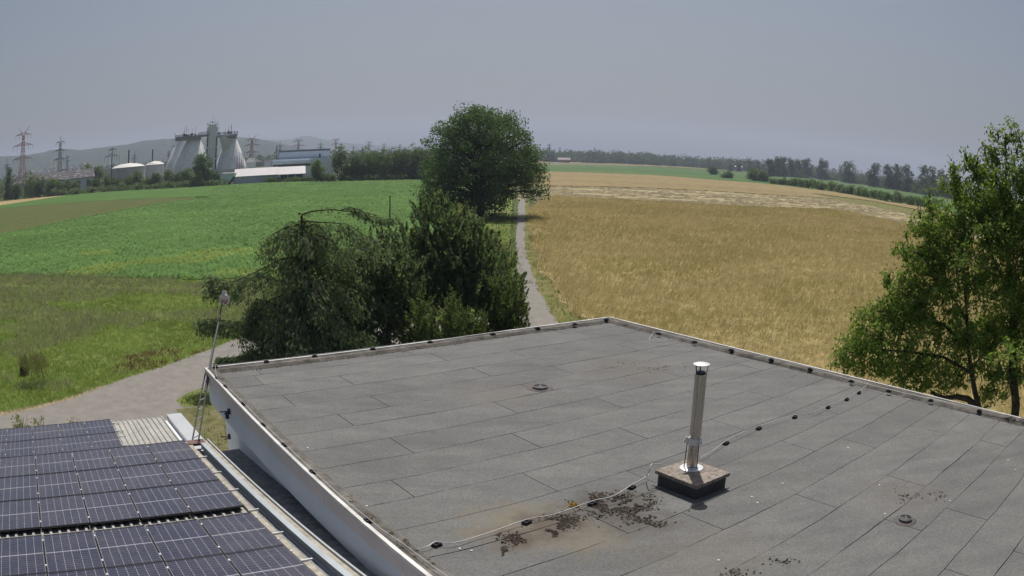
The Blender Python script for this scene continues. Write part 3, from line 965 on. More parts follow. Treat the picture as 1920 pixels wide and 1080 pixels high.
def plume_leaves(bl, n, leaf, aspect):
    """short upright plumes standing out of each blob, needles along every plume"""
    w = np.array([(b[1][0] * b[1][2]) for b in bl])
    per = 34
    k = max(3, n // per)
    idx = rng.choice(len(bl), k, p=w / w.sum())
    c0 = np.array([list(b[0]) for b in bl])[idx]; rr = np.array([list(b[1]) for b in bl])[idx]
    d = unit(rng.normal(0, 1, (k, 3)))
    base = c0 + d * rr * rng.uniform(.55, 1.0, (k, 1))
    ax = unit(d * np.array((.55, .55, .2)) + np.array((0, 0, .9)) + rng.normal(0, .18, (k, 3)))
    L = rng.uniform(.45, 1.1, k)
    t = rng.random((k, per)) ** .8
    C = base[:, None, :] + ax[:, None, :] * (t * L[:, None])[..., None] + rng.normal(0, 1, (k, per, 3)) * (.15 * (1.05 - t))[..., None] * np.minimum(1, L)[:, None, None]
    A = ax[:, None, :] * 1.2 + rng.normal(0, .55, (k, per, 3))
    s_ = leaf * rng.uniform(.6, 1.2, k * per)
    return quads(C.reshape(-1, 3), A.reshape(-1, 3), s_, s_ * aspect, .3)

def conifer(name, label, rg, spec, n, mat, clump, leaf, top, cat='tree', group=None, base_px=None, per=30, aspect=.35, shell=.55, updir=1.2, r=.22):
    bp = base_px if base_px is not None else spec[0][0]
    g = pr(bp, 330, rg)
    b = Vector((g.x, g.y, 0))
    th = thing(name, label, cat, b, group)
    bl = px_blobs(spec, rg)
    mb = MB()
    tp = pr(bp, top + 25, rg)
    limbs(mb, b, Vector((b.x, b.y, tp.z)), r, bl[:10], sub=1)
    mb.build('trunk', M['bark'], th, smooth=True)
    V, F = plume_leaves(bl, n, leaf, aspect)
    nmesh('crown', V, F, M[mat], th)
    return th

def spires(cx, top, bot, half, rg_off, k, dz=.0):
    """ragged upright plumes of a many-stemmed conifer"""
    out = []
    for i in range(k):
        t = (i + .5) / k
        x = cx + (t * 2 - 1) * half + random.uniform(-6, 6)
        y0 = top + abs(t * 2 - 1) ** 1.6 * (bot - top) * .45 + random.uniform(-6, 10)
        for j in range(4):
            yy = y0 + 14 + j * (bot - y0) / 4.2
            out.append((x + random.uniform(-5, 5), yy, 13 + 3 * j, (bot - y0) / 7, rg_off + random.uniform(-.8, .8), .9))
    return out

conifer('yew_tree', 'tall dark yew with a ragged many-pointed top behind the roof', 50.0,
        [(845, 500, 75, 110, 0, 3.2), (820, 440, 55, 70, .3, 2.5), (880, 470, 50, 70, .5, 2.5), (795, 520, 60, 90, .4, 2.6), (900, 540, 60, 80, .2, 2.6)] + spires(828, 368, 560, 60, -1.2, 6) + spires(880, 440, 600, 50, -1.8, 4),
        40000, 'lf_yew', .26, .30, 380, base_px=845)
conifer('yew_tree', 'broad shadowy yew between the spruce and the tall yew', 47.0,
        [(720, 540, 55, 100, 0, 2.2), (690, 520, 40, 70, .3, 2), (750, 560, 50, 90, .2, 2.2)] + spires(735, 440, 620, 50, -1.0, 5), 20000, 'lf_yew', .26, .28, 450, base_px=725)
for cx, tp, rg, hw, lab in ((965, 520, 46.5, 19, 'columnar dark thuja at the path end of the evergreen clump'), (925, 520, 47.5, 24, 'slender thuja standing next to the thuja by the path'),
                            (890, 580, 45, 26, 'low thuja in front of the tall yew'), (845, 575, 44, 22, 'small pointed thuja in the row behind the roof kerb'),
                            (790, 560, 44, 30, 'wide bushy thuja in the row behind the roof kerb'), (955, 480, 52, 18, 'pointed thuja rising behind the columnar one near the path')):
    sp = spires(cx, tp, 690, hw * .6, 0, 3) + [(cx, (tp + 700) / 2 + 20, hw, (700 - tp) / 2.2, 0, 1.1)]
    conifer('thuja', lab, rg, sp, 9000, 'lf_thuja', .2, .22, tp + 10, 'tree', 'thujas behind the roof', base_px=cx, r=.12)
tree('pale_shrub', 'pale yellowish shrub between the yew and the path', 58.0, 912, 440, [(910, 450, 26, 26, 0, 1.2), (925, 480, 26, 40, 0, 1.3), (895, 470, 28, 44, .3, 1.3), (935, 520, 20, 40, .2, 1)],
     5200, .22, .2, 'lf_pale', 'shrub', r=.08, shell=.5)
tree('pale_shrub', 'pale twiggy shrub top showing behind the tall yew', 62.0, 850, 395, [(850, 405, 26, 22, 0, 1.2), (875, 420, 22, 24, .2, 1.2), (862, 450, 30, 30, 0, 1.2)],
     3600, .22, .2, 'lf_pale', 'shrub', r=.08, shell=.5)
tree('laurel_bush', 'leafy green bush half hidden behind the spruce and yew', 45.0, 660, 520, [(660, 540, 40, 50, 0, 1.6), (690, 490, 40, 45, .4, 1.6), (650, 610, 45, 50, 0, 1.8), (700, 610, 50, 55, 0, 1.8)],
     13000, .24, .22, 'lf_spruce', 'bush', r=.1, shell=.5)

# little plants by the road and hangar
for x, y, h, lab in ((35, 812, 30, 'spindly dry weed beyond the solar roof, by the road'), (70, 810, 22, 'rounded dry weed beyond the solar roof'), (135, 806, 16, 'smallest dry weed beyond the solar roof')):
    b = pr(x, y + 40, 27)
    th = thing('weed', lab, 'weed', (b.x, b.y, 0), 'dry weeds by the hangar')
    mb = MB()
    top = pr(x, y - h, 27)
    for k in range(7):
        e_ = top + Vector((random.gauss(0, .28), random.gauss(0, .2), random.uniform(-.5, .05)))
        mb.tube([b * 1.0 + Vector((0, 0, -b.z)), Vector((b.x, b.y, e_.z * .6)), e_], [.02, .014, .006], 4)
    mb.build('stem', M['wood_dead'], th)
    V, F = blob_leaves([(top + Vector((0, 0, -.3)), (.35, .3, .4))], 260, .09, .1, .5, .3, 1, .5, 10)
    nmesh('leaves', V, F, M['lf_pale'], th)
b = at(47, 703)
th = thing('tree_stump', 'splintered dark tree stump in the meadow', 'stump', b)
mb = MB(); n = 14; vs = []
for j, (z, r) in enumerate(((0, .42), (.35, .34), (.8, .3), (1.1, .28))):
    for k in range(n):
        a = 2 * math.pi * k / n
        rr = r * random.uniform(.85, 1.12)
        vs.append(b + Vector((rr * math.cos(a), rr * math.sin(a), z + (random.uniform(-.25, .3) if j == 3 else 0))))
fs = [(j * n + k, j * n + (k + 1) % n, (j + 1) * n + (k + 1) % n, (j + 1) * n + k) for j in range(3) for k in range(n)] + [tuple(3 * n + k for k in range(n))]
mb.add(vs, fs).build('stem', plain('stump_wood', (.11, .075, .055), .9, 0, .5, 5, .1, .4), th)
MB().beam(b + Vector((.05, 0, .9)), b + Vector((.35, .1, 1.25)), .25, .18).build('splinter', M['wood_dead'], th)
tree('tall_grass_clump', 'tall pale dry grass clump beside the tree stump', 46, 60, 670, [(60, 680, 34, 16, 0, 1.0)], 1500, .18, .4, 'lf_pale', 'grass clump', r=.02, aspect=.08, updir=3, shell=.2, sub=0)
mb = MB(); b = at(731, 418)
pt = pr(731, 368, math.hypot(b.x, b.y))
mb.tube([b, Vector((b.x, b.y, pt.z))], [.14, .1], 8).lathe([(.12, 0), (.05, .12)], Vector((b.x, b.y, pt.z)), 8)
tag(mb.build('wooden_post', M['bark2']), 'lone thin dark post in the corn field', 'post')

# trees and bushes of the middle distance
def simple_tree(name, label, x, yb, yt, half, mat, n, group=None, rg=None, leaf=None, cat='tree', shape='round', bark='bark'):
    if rg is None:
        w = at(x, yb); rg = math.hypot(w.x, w.y)
    m = rg / 1500.0
    leaf = leaf or max(.25, m * 2.6)
    hgt = yb - yt
    sp = []
    if shape == 'round':
        for k in range(7):
            a = random.uniform(0, 2 * math.pi); q = random.random() ** .5
            sp.append((x + half * .55 * q * math.cos(a), yt + hgt * (.42 + .3 * q * math.sin(a)), half * .5, hgt * .26, random.uniform(-.5, .5) * half * m))
        sp.append((x, yt + hgt * .55, half * .8, hgt * .4))
        sp.append((x, yt + hgt * .78, half * .72, hgt * .2))
    elif shape == 'bush':
        for k in range(5):
            sp.append((x + random.uniform(-.6, .6) * half, yt + hgt * random.uniform(.3, .6), half * .5, hgt * .36, random.uniform(-.5, .5) * half * m))
        sp.append((x, yt + hgt * .68, half * .95, hgt * .36))
    elif shape == 'tall':
        for k in range(9):
            t = (k + .5) / 9
            sp.append((x + random.uniform(-.6, .6) * half * (.5 + .5 * t), yt + hgt * (.08 + .8 * t), half * random.uniform(.28, .5), hgt * .12, random.uniform(-.5, .5) * half * m))
        sp.append((x, yt + hgt * .8, half * .75, hgt * .2))
    elif shape == 'cone':
        for k in range(7):
            t = (k + .5) / 7
            sp.append((x, yt + hgt * t, max(.8, half * (.15 + .85 * t)), hgt * .1))
    return tree(name, label, rg, x, yt + hgt * .4, sp, n, leaf * 1.0, leaf, mat, cat, group, r=max(.1, m * half * .07), bark=bark, shell=.6, sub=1, per=16)

simple_tree('fir_tree', 'dark pointed fir in front of the mottled shed roof', 17, 374, 318, 11, 'lf_far', 3600, shape='cone')
simple_tree('round_tree', 'large round dark tree in front of the domed digesters', 381, 347, 287, 21, 'lf_walnut', 5000, rg=430)
left_row = [(-6, 374, 330, 16), (28, 374, 340, 12), (58, 372, 322, 15), (75, 370, 332, 13), (98, 368, 334, 15), (118, 366, 340, 12), (136, 364, 333, 12)]
for x, yb, yt, hw in left_row:
    simple_tree('roadside_tree', 'small leafy tree in front of the mottled shed', x, yb, yt, hw, random.choice(['lf_far', 'lf_silver', 'lf_far2']), 2200, 'trees in front of the mottled shed', shape='bush')
for x, yb, yt, hw in [(180, 359, 334, 11), (198, 358, 330, 12), (218, 357, 332, 12), (238, 356, 328, 12), (259, 355, 318, 11), (276, 354, 334, 10), (292, 353, 322, 11), (318, 351, 317, 12), (335, 350, 322, 11), (350, 350, 314, 13), (366, 349, 324, 11), (392, 348, 318, 13), (407, 347, 322, 9)]:
    simple_tree('roadside_tree', 'small dark tree in the row below the tanks and digesters', x, yb, yt, hw, random.choice(['lf_far', 'lf_far', 'lf_far2']), 2000, 'tree row below the digesters', shape='bush')
for x, yb, yt, hw in [(166, 345, 306, 14), (188, 345, 310, 14), (52, 350, 326, 14), (118, 350, 320, 12)]:
    simple_tree('background_tree', 'green tree rising behind the mottled shed roof', x, yb, yt, hw, 'lf_far2', 1800, 'trees behind the mottled shed', rg=640, shape='bush')
for k in range(15):
    x = -5 + 29.5 * k
    yb = np.interp(x, [0, 130, 210, 410], [374.5, 366, 359.5, 348.5])
    simple_tree('base_hedge', 'low dark hedge along the far edge of the corn, below the tree row', x, yb, yb - 13, 19, 'lf_yew', 1000, 'dark hedge below the tree rows', shape='bush', cat='hedge')
simple_tree('garden_bush', 'low bush at the end of the white-roofed hall', 452, 343, 332, 15, 'lf_far', 1600, shape='bush', cat='bush')
for x, yb, yt, hw in [(515, 341.5, 333.5, 17), (545, 341, 334, 17), (576, 340, 333.5, 17)]:
    simple_tree('clipped_hedge', 'length of low clipped hedge below the white-roofed hall', x, yb, yt, hw, 'lf_far', 1500, 'hedge below the hall', shape='bush', cat='hedge')
grove = [(600, 341, 300, 16, 'lf_far2', 'bright green bushy tree at the corner of the grey hall'), (640, 340, 277, 20, 'lf_far', 'tall dark tree against the grey hall wall')]
for x, yb, yt, hw, mt, lab in grove:
    simple_tree('leafy_tree', lab, x, yb, yt, hw, mt, 3600)
for x, yb, yt, hw in [(668, 339, 289, 17), (692, 338.5, 280, 18), (703, 338, 279, 18), (722, 338, 285, 17), (737, 337.5, 275, 18), (757, 337, 276, 18), (775, 337, 274, 18), (790, 336.5, 278, 16), (805, 336.5, 272, 20), (655, 339, 310, 14), (683, 338.5, 308, 16), (745, 337, 305, 18), (770, 337, 310, 18)]:
    simple_tree('grove_tree', 'leafy tree in the grove beside the grey hall', x, yb, yt, hw, random.choice(['lf_far', 'lf_far', 'lf_far2']), 3000, 'grove beside the grey hall')
for x in (620, 660, 700, 740, 780):
    simple_tree('field_hedge', 'dark hedge along the top edge of the corn field', x, 340.5 - (x - 620) * .02, 326, 24, 'lf_far', 1500, 'hedge at the top of the corn field', shape='bush', cat='hedge')

# right side
simple_tree('field_bush', 'small dark tree alone on the green airfield', 1338, 327.5, 314, 10, 'lf_far', 1300, shape='round')
simple_tree('field_bush', 'low rounded dark bush on the edge of the green airfield', 1362, 334, 322, 12, 'lf_far', 1500, shape='bush', cat='bush')
simple_tree('field_tree', 'bright green bushy tree at the head of the bush row', 1412, 339, 314, 13, 'lf_far2', 2400, shape='bush')
simple_tree('field_tree', 'silvery bush standing against the bright green bushy tree', 1433, 341, 319, 12, 'lf_silver', 2000, shape='bush', cat='bush')
for k in range(24):
    t = k / 23
    x = 1455 + 300 * t
    yb = np.interp(x, [1455, 1510, 1570, 1600, 1660, 1740, 1760], [345, 352, 361, 366, 377, 390, 394])
    hh = random.uniform(10, 17) + 7 * t
    simple_tree('hedgerow_bush', 'scrubby bush in the row between ripe field and green strip', x + random.uniform(-3, 3), yb, yb - hh, 9 + 3 * t, random.choice(['lf_far', 'lf_far2', 'lf_silver']), 900, 'bush row along the ripe field', shape='bush', cat='bush')
tall = [(1445, 331, 298, 8), (1457, 331, 296, 8), (1468, 331.5, 295, 9), (1484, 332, 298, 10), (1498, 333, 300, 10), (1512, 334, 296, 11), (1541, 337, 299, 13), (1592, 344, 300, 13),
        (1638, 351, 306, 15), (1666, 355, 308, 12), (1683, 357, 309, 14), (1700, 360, 308, 14), (1728, 364, 311, 14), (1748, 367, 312, 14), (1768, 370, 316, 13), (1790, 374, 318, 14)]
for x, yb, yt, hw in tall:
    simple_tree('poplar_tree', 'tall ragged dark poplar in the line beyond the green strip', x, yb, yt, hw * 1.25, 'lf_poplar', 2600, 'line of tall poplars', shape='tall')
for x, yb, yt, hw in [(1431, 328, 303, 7), (1576, 340, 312, 5), (1405, 325, 296, 3), (1370, 322, 298.5, 2.2), (1421, 326, 301, 2.2), (1385, 322, 304, 3)]:
    simple_tree('distant_tree', 'narrow bluish tree in the distant skyline of trees', x, yb, yt, hw, 'lf_poplar', 500, 'distant narrow trees', shape='cone', rg=1500)
for x, yb, yt, hw in [(1029, 301, 284, 3.2), (1036, 301, 282.5, 3.5)]:
    simple_tree('distant_fir', 'dark pointed fir beside the far brick farm', x, yb, yt, hw, 'lf_poplar', 500, 'firs by the far farm', shape='cone', rg=1650)

# the far wood that reads as one mass, and the scrub under the poplars
def far_wood(name, label, pts, rg0, hh, mat, n, leaf):
    bl = []
    for (x0, y0), (x1, y1) in zip(pts[:-1], pts[1:]):
        k = max(2, int((x1 - x0) / 5))
        for i in range(k):
            t = (i + random.random()) / k
            x = x0 + (x1 - x0) * t; yb = y0 + (y1 - y0) * t
            g = at(x, yb)
            rg = (rg0 or math.hypot(g.x, g.y)) * random.uniform(.97, 1.12)
            c = pr(x, yb, rg)
            h = hh * random.uniform(.6, 1.25)
            w = h * random.uniform(.6, 1.0)
            bl.append((Vector((c.x, c.y, h * .5)), (w, w, h * .52)))
    V, F = blob_leaves(bl, n, leaf * 1.2, leaf, .8, .6, .8, 0, 14)
    V[:, 2] = np.abs(V[:, 2])
    o = nmesh(name, V, F, M[mat])
    tag(o, label, 'woodland', kind='stuff')
far_wood('distant_woodland', 'blue hazy band of woodland along the far edge of the fields', [(1000, 302), (1100, 304), (1240, 311), (1340, 318), (1440, 326)], 1750, 18, 'lf_poplar', 30000, 4.2)
far_wood('distant_woodland', 'low bluish woodland showing between the tall poplars', [(1430, 325), (1560, 338), (1700, 358), (1800, 372)], 1650, 13, 'lf_poplar', 14000, 3.6)
far_wood('distant_woodland', 'faint far woodland rising over the nearer tree band', [(880, 292), (1000, 293), (1200, 299), (1400, 311), (1600, 329), (1800, 353)], 2600, 25, 'lf_poplar', 24000, 6)
far_wood('distant_woodland', 'dark woodland at the foot of the hills behind the halls', [(-60, 345), (100, 331), (300, 316), (460, 304), (620, 297), (800, 293), (900, 292)], 1500, 17, 'lf_poplar', 30000, 4.5)
far_wood('poplar_undergrowth', 'dark scrub filling in under the line of poplars', [(1440, 330), (1540, 336), (1640, 350), (1740, 366), (1800, 375)], None, 9, 'lf_poplar', 12000, 2.6)

# ------------------------------------------------------------------ sewage works and halls beyond the corn
def concrete(name, c, streak=.35):
    t = NT(name)
    a = t.ramp(t.noise(.25, 5), [(0.3, tuple(x * .88 for x in c)), (0.7, tuple(min(1, x * 1.06) for x in c))])
    s_ = t.ramp(t.noise(.6, 4, .6, stretch=(1, 1, .06)), [(0.5, 0.0), (0.72, streak)])
    a = t.mix(s_, a, tuple(x * .45 for x in c))
    return t.set(a, .75, 0, .3)
M['digester'] = concrete('digester_shell', (.88, .88, .89), .3)
M['tower'] = concrete('tower_concrete', (.74, .78, .78), .25)
M['tank'] = concrete('tank_shell', (.55, .55, .60), .3)
M['tankroof'] = plain('tank_roof', (.62, .62, .58), .6, 0, .1, .2)
M['dark'] = plain('dark_metal', (.05, .055, .065), .6, 0, .2, 1)
M['greysteel'] = plain('grey_steel', (.30, .31, .33), .55, .3, .15, 2)
M['hallgrey'] = plain('hall_cladding', (.50, .56, .66), .6, 0, .06, .15)
M['hallgrey2'] = plain('pale_cladding', (.62, .68, .75), .6, 0, .06, .15)
M['hallcap'] = plain('hall_roof_edge', (.10, .13, .16), .6, 0, .1, .2)
M['whiteroof'] = plain('white_sheet_roof', (.50, .48, .48), .5, 0, .05, .1)
M['panewin'] = plain('dark_window', (.03, .035, .04), .2, 0, .1, 1, .5)
M['redroof'] = plain('brown_tiles', (.19, .14, .12), .8, 0, .25, 1)
M['plaster'] = plain('plaster', (.62, .59, .54), .8, 0, .1, .5)

def shed_roof_mat():
    t = NT('mottled_shed_roof')
    a = t.ramp(t.noise(.35, 3, .6, stretch=(1, 1, 5)), [(0.45, (.05, .047, .052)), (0.56, (.085, .078, .08)), (0.66, (.30, .29, .29))])
    return t.set(a, .8, 0, .2)
M['shedroof'] = shed_roof_mat()

def radial(px, rg):
    """horizontal unit axes facing the viewer at a bearing: across, away"""
    w = pr(px, 330, rg)
    f = Vector((w.x, w.y, 0)).normalized()
    return Vector((f.y, -f.x, 0)), f

def digester(label, px, rg, ytop, halft, ybot, halfb):
    c = pr(px, ytop, rg); ztop = c.z
    g = Vector((c.x, c.y, 0))
    rt = (pr(px + halft, ytop, rg) - c).length
    cb = pr(px, ybot, rg)
    rbm = (pr(px + halfb, ybot, rg) - cb).length
    th = thing('digester', label, 'digester', g, 'digesters of the sewage works')
    zb = cb.z
    prof = [(rbm * .96, 0), (rbm * 1.03, zb * .5)]
    for i in range(15):
        t = i / 14
        prof.append((rbm + (rt - rbm) * (t ** 1.18), zb + (ztop - zb) * t))
    SHL = MB().lathe(prof, g, 40).build('shell', M['digester'], th, smooth=True)
    MB().lathe([(rt * 1.02, 0), (rt * 1.12, .3), (rt * 1.12, 1.4), (rt * .3, 1.9)], Vector((g.x, g.y, ztop)), 28).build('cap', M['greysteel'], SHL)
    return th, g, ztop, rt
RD = 520.0
d1 = digester('rear domed concrete digester, largest part hidden by its twin', 347, RD + 14, 262, 13, 314, 36)
d2 = digester('front domed concrete digester with dark streaks under the left platform', 363, RD - 12, 262, 12.5, 316, 36)
d3 = digester('domed concrete digester right beside the slim tower with pale hopper', 434, RD, 260, 9, 313, 29.5)
ac, aw = radial(400, RD)
def slab_between(mb, x0, x1, y, rg, dep, th_):
    a, b = pr(x0, y, rg), pr(x1, y, rg)
    b.z = a.z = (a.z + b.z) / 2
    mb.beam(a, b, dep, th_)
    return a, b
th = thing('walkway_platform', 'railed service platform bridging the digesters and the slim tower', 'platform', (pr(360, 258, RD - 12).x, pr(360, 258, RD - 12).y, pr(360, 258, RD - 12).z))
mb = MB()
a1, b1 = slab_between(mb, 329, 377, 259.5, RD - 12, 13, 2.4)
mb.build('deck', M['greysteel'], th)
mb = MB(); a2, b2 = slab_between(mb, 374, 392, 254.5, RD - 8, 4, 1.6)
mb.build('bridge', M['greysteel'], th)
mb = MB(); a3, b3 = slab_between(mb, 408, 445, 254.5, RD - 2, 9, 1.5)
mb.build('deck', M['greysteel'], th)
for a, b in ((a1, b1), (a2, b2), (a3, b3)):
    n = max(4, int((b - a).length / 2))
    for off in (-3.5, 3.5):
        mb = MB()
        for i in range(n + 1):
            p = a.lerp(b, i / n) + aw * off + Vector((0, 0, .7))
            mb.beam(p, p + Vector((0, 0, 1.8)), .22)
        for hz in (1.5, 2.4):
            mb.beam(a + aw * off + Vector((0, 0, hz)), b + aw * off + Vector((0, 0, hz)), .18)
        mb.build('railing', M['greysteel'], th)
for i in range(13):
    a, b = random.choice([(a1, b1), (a3, b3), (a1, b1)])
    p = a.lerp(b, random.uniform(.05, .95)) + Vector((0, 0, 1.2))
    s_ = random.uniform(.6, 1.5)
    mb = MB().box(p + Vector((0, 0, s_ * .6)), (s_, s_, s_ * 1.4))
    mb.tube([p, p + Vector((0, 0, random.uniform(2.5, 7)))], .1, 5)
    mb.build('pump_housing', M['dark'], th)
mb = MB()
h0 = pr(419, 258, RD - 9)
for (x0, x1, y) in ((411, 432, 257), (417, 426, 279)):
    pass
hp = [pr(411.5, 258, RD - 11), pr(433, 258, RD - 11), pr(425.5, 279, RD - 11), pr(416.5, 279, RD - 11)]
mb.add([tuple(p) for p in hp] + [tuple(p + aw * 8) for p in hp], [(0, 1, 2, 3), (7, 6, 5, 4), (0, 4, 5, 1), (1, 5, 6, 2), (2, 6, 7, 3), (3, 7, 4, 0)])
mb.build('hopper', plain('pale_green_hopper', (.55, .58, .50), .7, 0, .06, .3), th)

th = thing('stair_tower', 'slim grey concrete stair tower between the digesters', 'tower', Vector((pr(399, 300, RD - 4).x, pr(399, 300, RD - 4).y, 0)))
c = pr(399, 234, RD - 4); w = (pr(409.5, 300, RD - 4) - pr(389, 300, RD - 4)).length
g = Vector((c.x, c.y, 0))
A3 = (ac, aw, Vector((0, 0, 1)))
MB().box(g + Vector((0, 0, c.z / 2)), (w * .72, w, c.z), A3).build('shaft', M['tower'], th)
SH_ = th.children[0]
for sx in (-1, 1):
    MB().box(g + ac * (sx * w * .43) + Vector((0, 0, c.z / 2 - .8)), (w * .14, w * .8, c.z - 1.6), A3).build('side_shaft', M['tower'], th)
    for k in range(3):
        MB().box(g + ac * (sx * w * .40) - aw * (w * .5) + Vector((0, 0, c.z * (.30 + .2 * k))), (w * .075, w * .06, c.z * .17), A3).build('window', M['panewin'], SH_)
for k in range(5):
    p = g + ac * ((k - 2) * w * .22) + Vector((0, 0, c.z + .5))
    MB().box(p, (w * .1, w * .5, 2.0 + (k % 2)), A3).build('parapet_block', M['tower'], th)
mb = MB().tube([g + Vector((0, 0, c.z)), g + Vector((0, 0, c.z + 6))], .09, 5)
for k in (-2, 2):
    mb.tube([g + ac * k + Vector((0, 0, c.z)), g + ac * k + Vector((0, 0, c.z + 4.5))], .07, 5)
mb.lathe([(.4, 0), (.9, .5), (.7, 1.3), (.2, 1.6)], g + Vector((0, 0, c.z + 1)), 10)
mb.build('antenna', M['greysteel'], th)

def tank(label, x0, x1, yedge, ydome, rg, ventx, venty):
    xc = (x0 + x1) / 2
    c = pr(xc, yedge, rg)
    r = (pr(x1, yedge, rg) - pr(x0, yedge, rg)).length / 2
    g = Vector((c.x, c.y, 0))
    zd = pr(xc, ydome, rg).z
    th = thing('storage_tank', label, 'tank', g, 'round tanks of the sewage works')
    MB().lathe([(r, 0), (r, c.z - .4), (r * 1.02, c.z - .4), (r * 1.02, c.z)], g, 40).build('wall', M['tank'], th, smooth=True)
    MB().lathe([(r * 1.0, c.z + .01), (r * .8, c.z + (zd - c.z) * .45), (r * .5, c.z + (zd - c.z) * .8), (r * .05, zd)], g, 40).build('roof', M['tankroof'], th, smooth=True)
    v = pr(ventx, venty, rg)
    mb = MB().tube([Vector((v.x, v.y, zd - 1)), Vector((v.x, v.y, v.z))], [.55, .5], 8)
    mb.build('vent_stack', M['dark'], th)
    return th
tank('wide round tank with a domed roof and dark vent stack', 209, 272, 313.5, 306, 540, 242, 281)
tank('smaller round domed tank next to the first digester', 272.5, 308, 308.5, 302, 575, 286.5, 280)

for i, x in enumerate((444, 448.5, 452.5, 455)):
    b = pr(x, 335, 455); t_ = pr(x, (293, 287.5, 287.5, 292)[i], 455)
    tag(MB().tube([Vector((b.x, b.y, 0)), Vector((b.x, b.y, t_.z))], [.22, .16], 7).lathe([(.3, 0), (.3, .3)], Vector((t_.x, t_.y, t_.z)), 8)
        .build('flare_mast', plain('rusty_mast', (.22, .11, .10), .8, 0, .2, 1)), 'thin rust-red mast between the last digester and the white-roofed hall', 'mast', 'thin red masts')

def gable_hall(name, label, L, mats, group=None):
    """L: dict with pixel corners of front eave, ridge, range and depth"""
    rg, dep = L['rg'], L['dep']
    e0, e1 = pr(*L['eave0'], rg), pr(*L['eave1'], rg)
    ze = (e0.z + e1.z) / 2
    e0.z = e1.z = ze
    ax = (e1 - e0).normalized()
    aw_ = Vector((-ax.y, ax.x, 0))
    if aw_.y < 0: aw_ = -aw_
    zr = pr(*L['ridge'], rg + dep / 2).z
    g = (e0 + e1) / 2 + aw_ * (dep / 2); g.z = 0
    th = thing(name, label, L.get('cat', 'hall'), g, group)
    f = [e0, e1, e1 + aw_ * dep, e0 + aw_ * dep]
    mb = MB().prism([(p.x, p.y) for p in f], 0, ze)
    m0, m1 = (f[0] + f[3]) / 2, (f[1] + f[2]) / 2
    m0.z = m1.z = zr - .15
    mb.add([f[0], f[3], m0], [(0, 1, 2)]).add([f[1], f[2], m1], [(0, 1, 2)])
    mb.build('wall', mats[0], th)
    mb = MB()
    o_ = L.get('over', .6)
    for s_ in (0, 1):
        A = f[0] if s_ == 0 else f[3]; B = f[1] if s_ == 0 else f[2]
        sg = -1 if s_ == 0 else 1
        q = [A - ax * o_ + aw_ * sg * o_, B + ax * o_ + aw_ * sg * o_, Vector((m1.x, m1.y, zr)) + ax * o_, Vector((m0.x, m0.y, zr)) - ax * o_]
        q[0].z = q[1].z = ze - .1
        mb.add([p for p in q] + [p + Vector((0, 0, .35)) for p in q], [(3, 2, 1, 0), (4, 5, 6, 7), (0, 1, 5, 4), (1, 2, 6, 5), (2, 3, 7, 6), (3, 0, 4, 7)])
    mb.build('roof', mats[1], th)
    return th, f, ax, aw_, ze, zr

th, f, ax, aw_, ze, zr = gable_hall('low_hall', 'long low hall with a bright white sheet roof', dict(rg=432, dep=26, eave0=(441, 331), eave1=(521, 329), ridge=(500, 315)), (M['hallgrey2'], M['whiteroof']))
for k in range(5):
    p = f[0].lerp(f[1], .12 + .18 * k) - aw_ * .06
    MB().box(Vector((p.x, p.y, 2.0)), (4.2, .1, 3.0), (ax, aw_, Vector((0, 0, 1)))).build('gate', M['hallgrey'], th)
th, f, ax, aw_, ze, zr = gable_hall('low_hall', 'shorter white-roofed hall extension with dark open bays', dict(rg=428, dep=24, eave0=(523, 327.5), eave1=(571, 326.5), ridge=(550, 313)), (M['hallgrey'], M['whiteroof']))
for k in range(3):
    p = f[0].lerp(f[1], .2 + .3 * k) - aw_ * .06
    MB().box(Vector((p.x, p.y, 2.2)), (3.6, .1, 3.6), (ax, aw_, Vector((0, 0, 1)))).build('gate', M['dark'], th)
mb = MB()
e0 = pr(413, 330, 430); e1 = pr(441, 326, 430)
th = thing('ramp_building', 'small pale building with slanting white roof at the end of the hall', 'building', ((e0.x + e1.x) / 2, (e0.y + e1.y) / 2, 0))
q = [Vector((e0.x, e0.y, 0)), Vector((pr(426, 330, 430).x, pr(426, 330, 430).y, 0)), Vector((e1.x, e1.y, e1.z)), Vector((e0.x, e0.y, pr(413, 327, 430).z))]
mb.add([p for p in q] + [p + Vector((-3, 14, 0)) for p in q], [(0, 1, 2, 3), (7, 6, 5, 4), (0, 4, 5, 1), (1, 5, 6, 2), (2, 6, 7, 3), (3, 7, 4, 0)])
mb.build('wall', M['hallgrey2'], th)
q2 = [q[3], q[2]]
mb = MB().add([q[3] + Vector((0, 0, .05)), q[2] + Vector((0, 0, .05)), q[2] + Vector((-3, 14, .05)), q[3] + Vector((-3, 14, .05)),
               q[3] + Vector((0, 0, .5)), q[2] + Vector((0, 0, .5)), q[2] + Vector((-3, 14, .5)), q[3] + Vector((-3, 14, .5))], [(3, 2, 1, 0), (4, 5, 6, 7), (0, 1, 5, 4), (1, 2, 6, 5), (2, 3, 7, 6), (3, 0, 4, 7)])
mb.build('roof', M['whiteroof'], th)

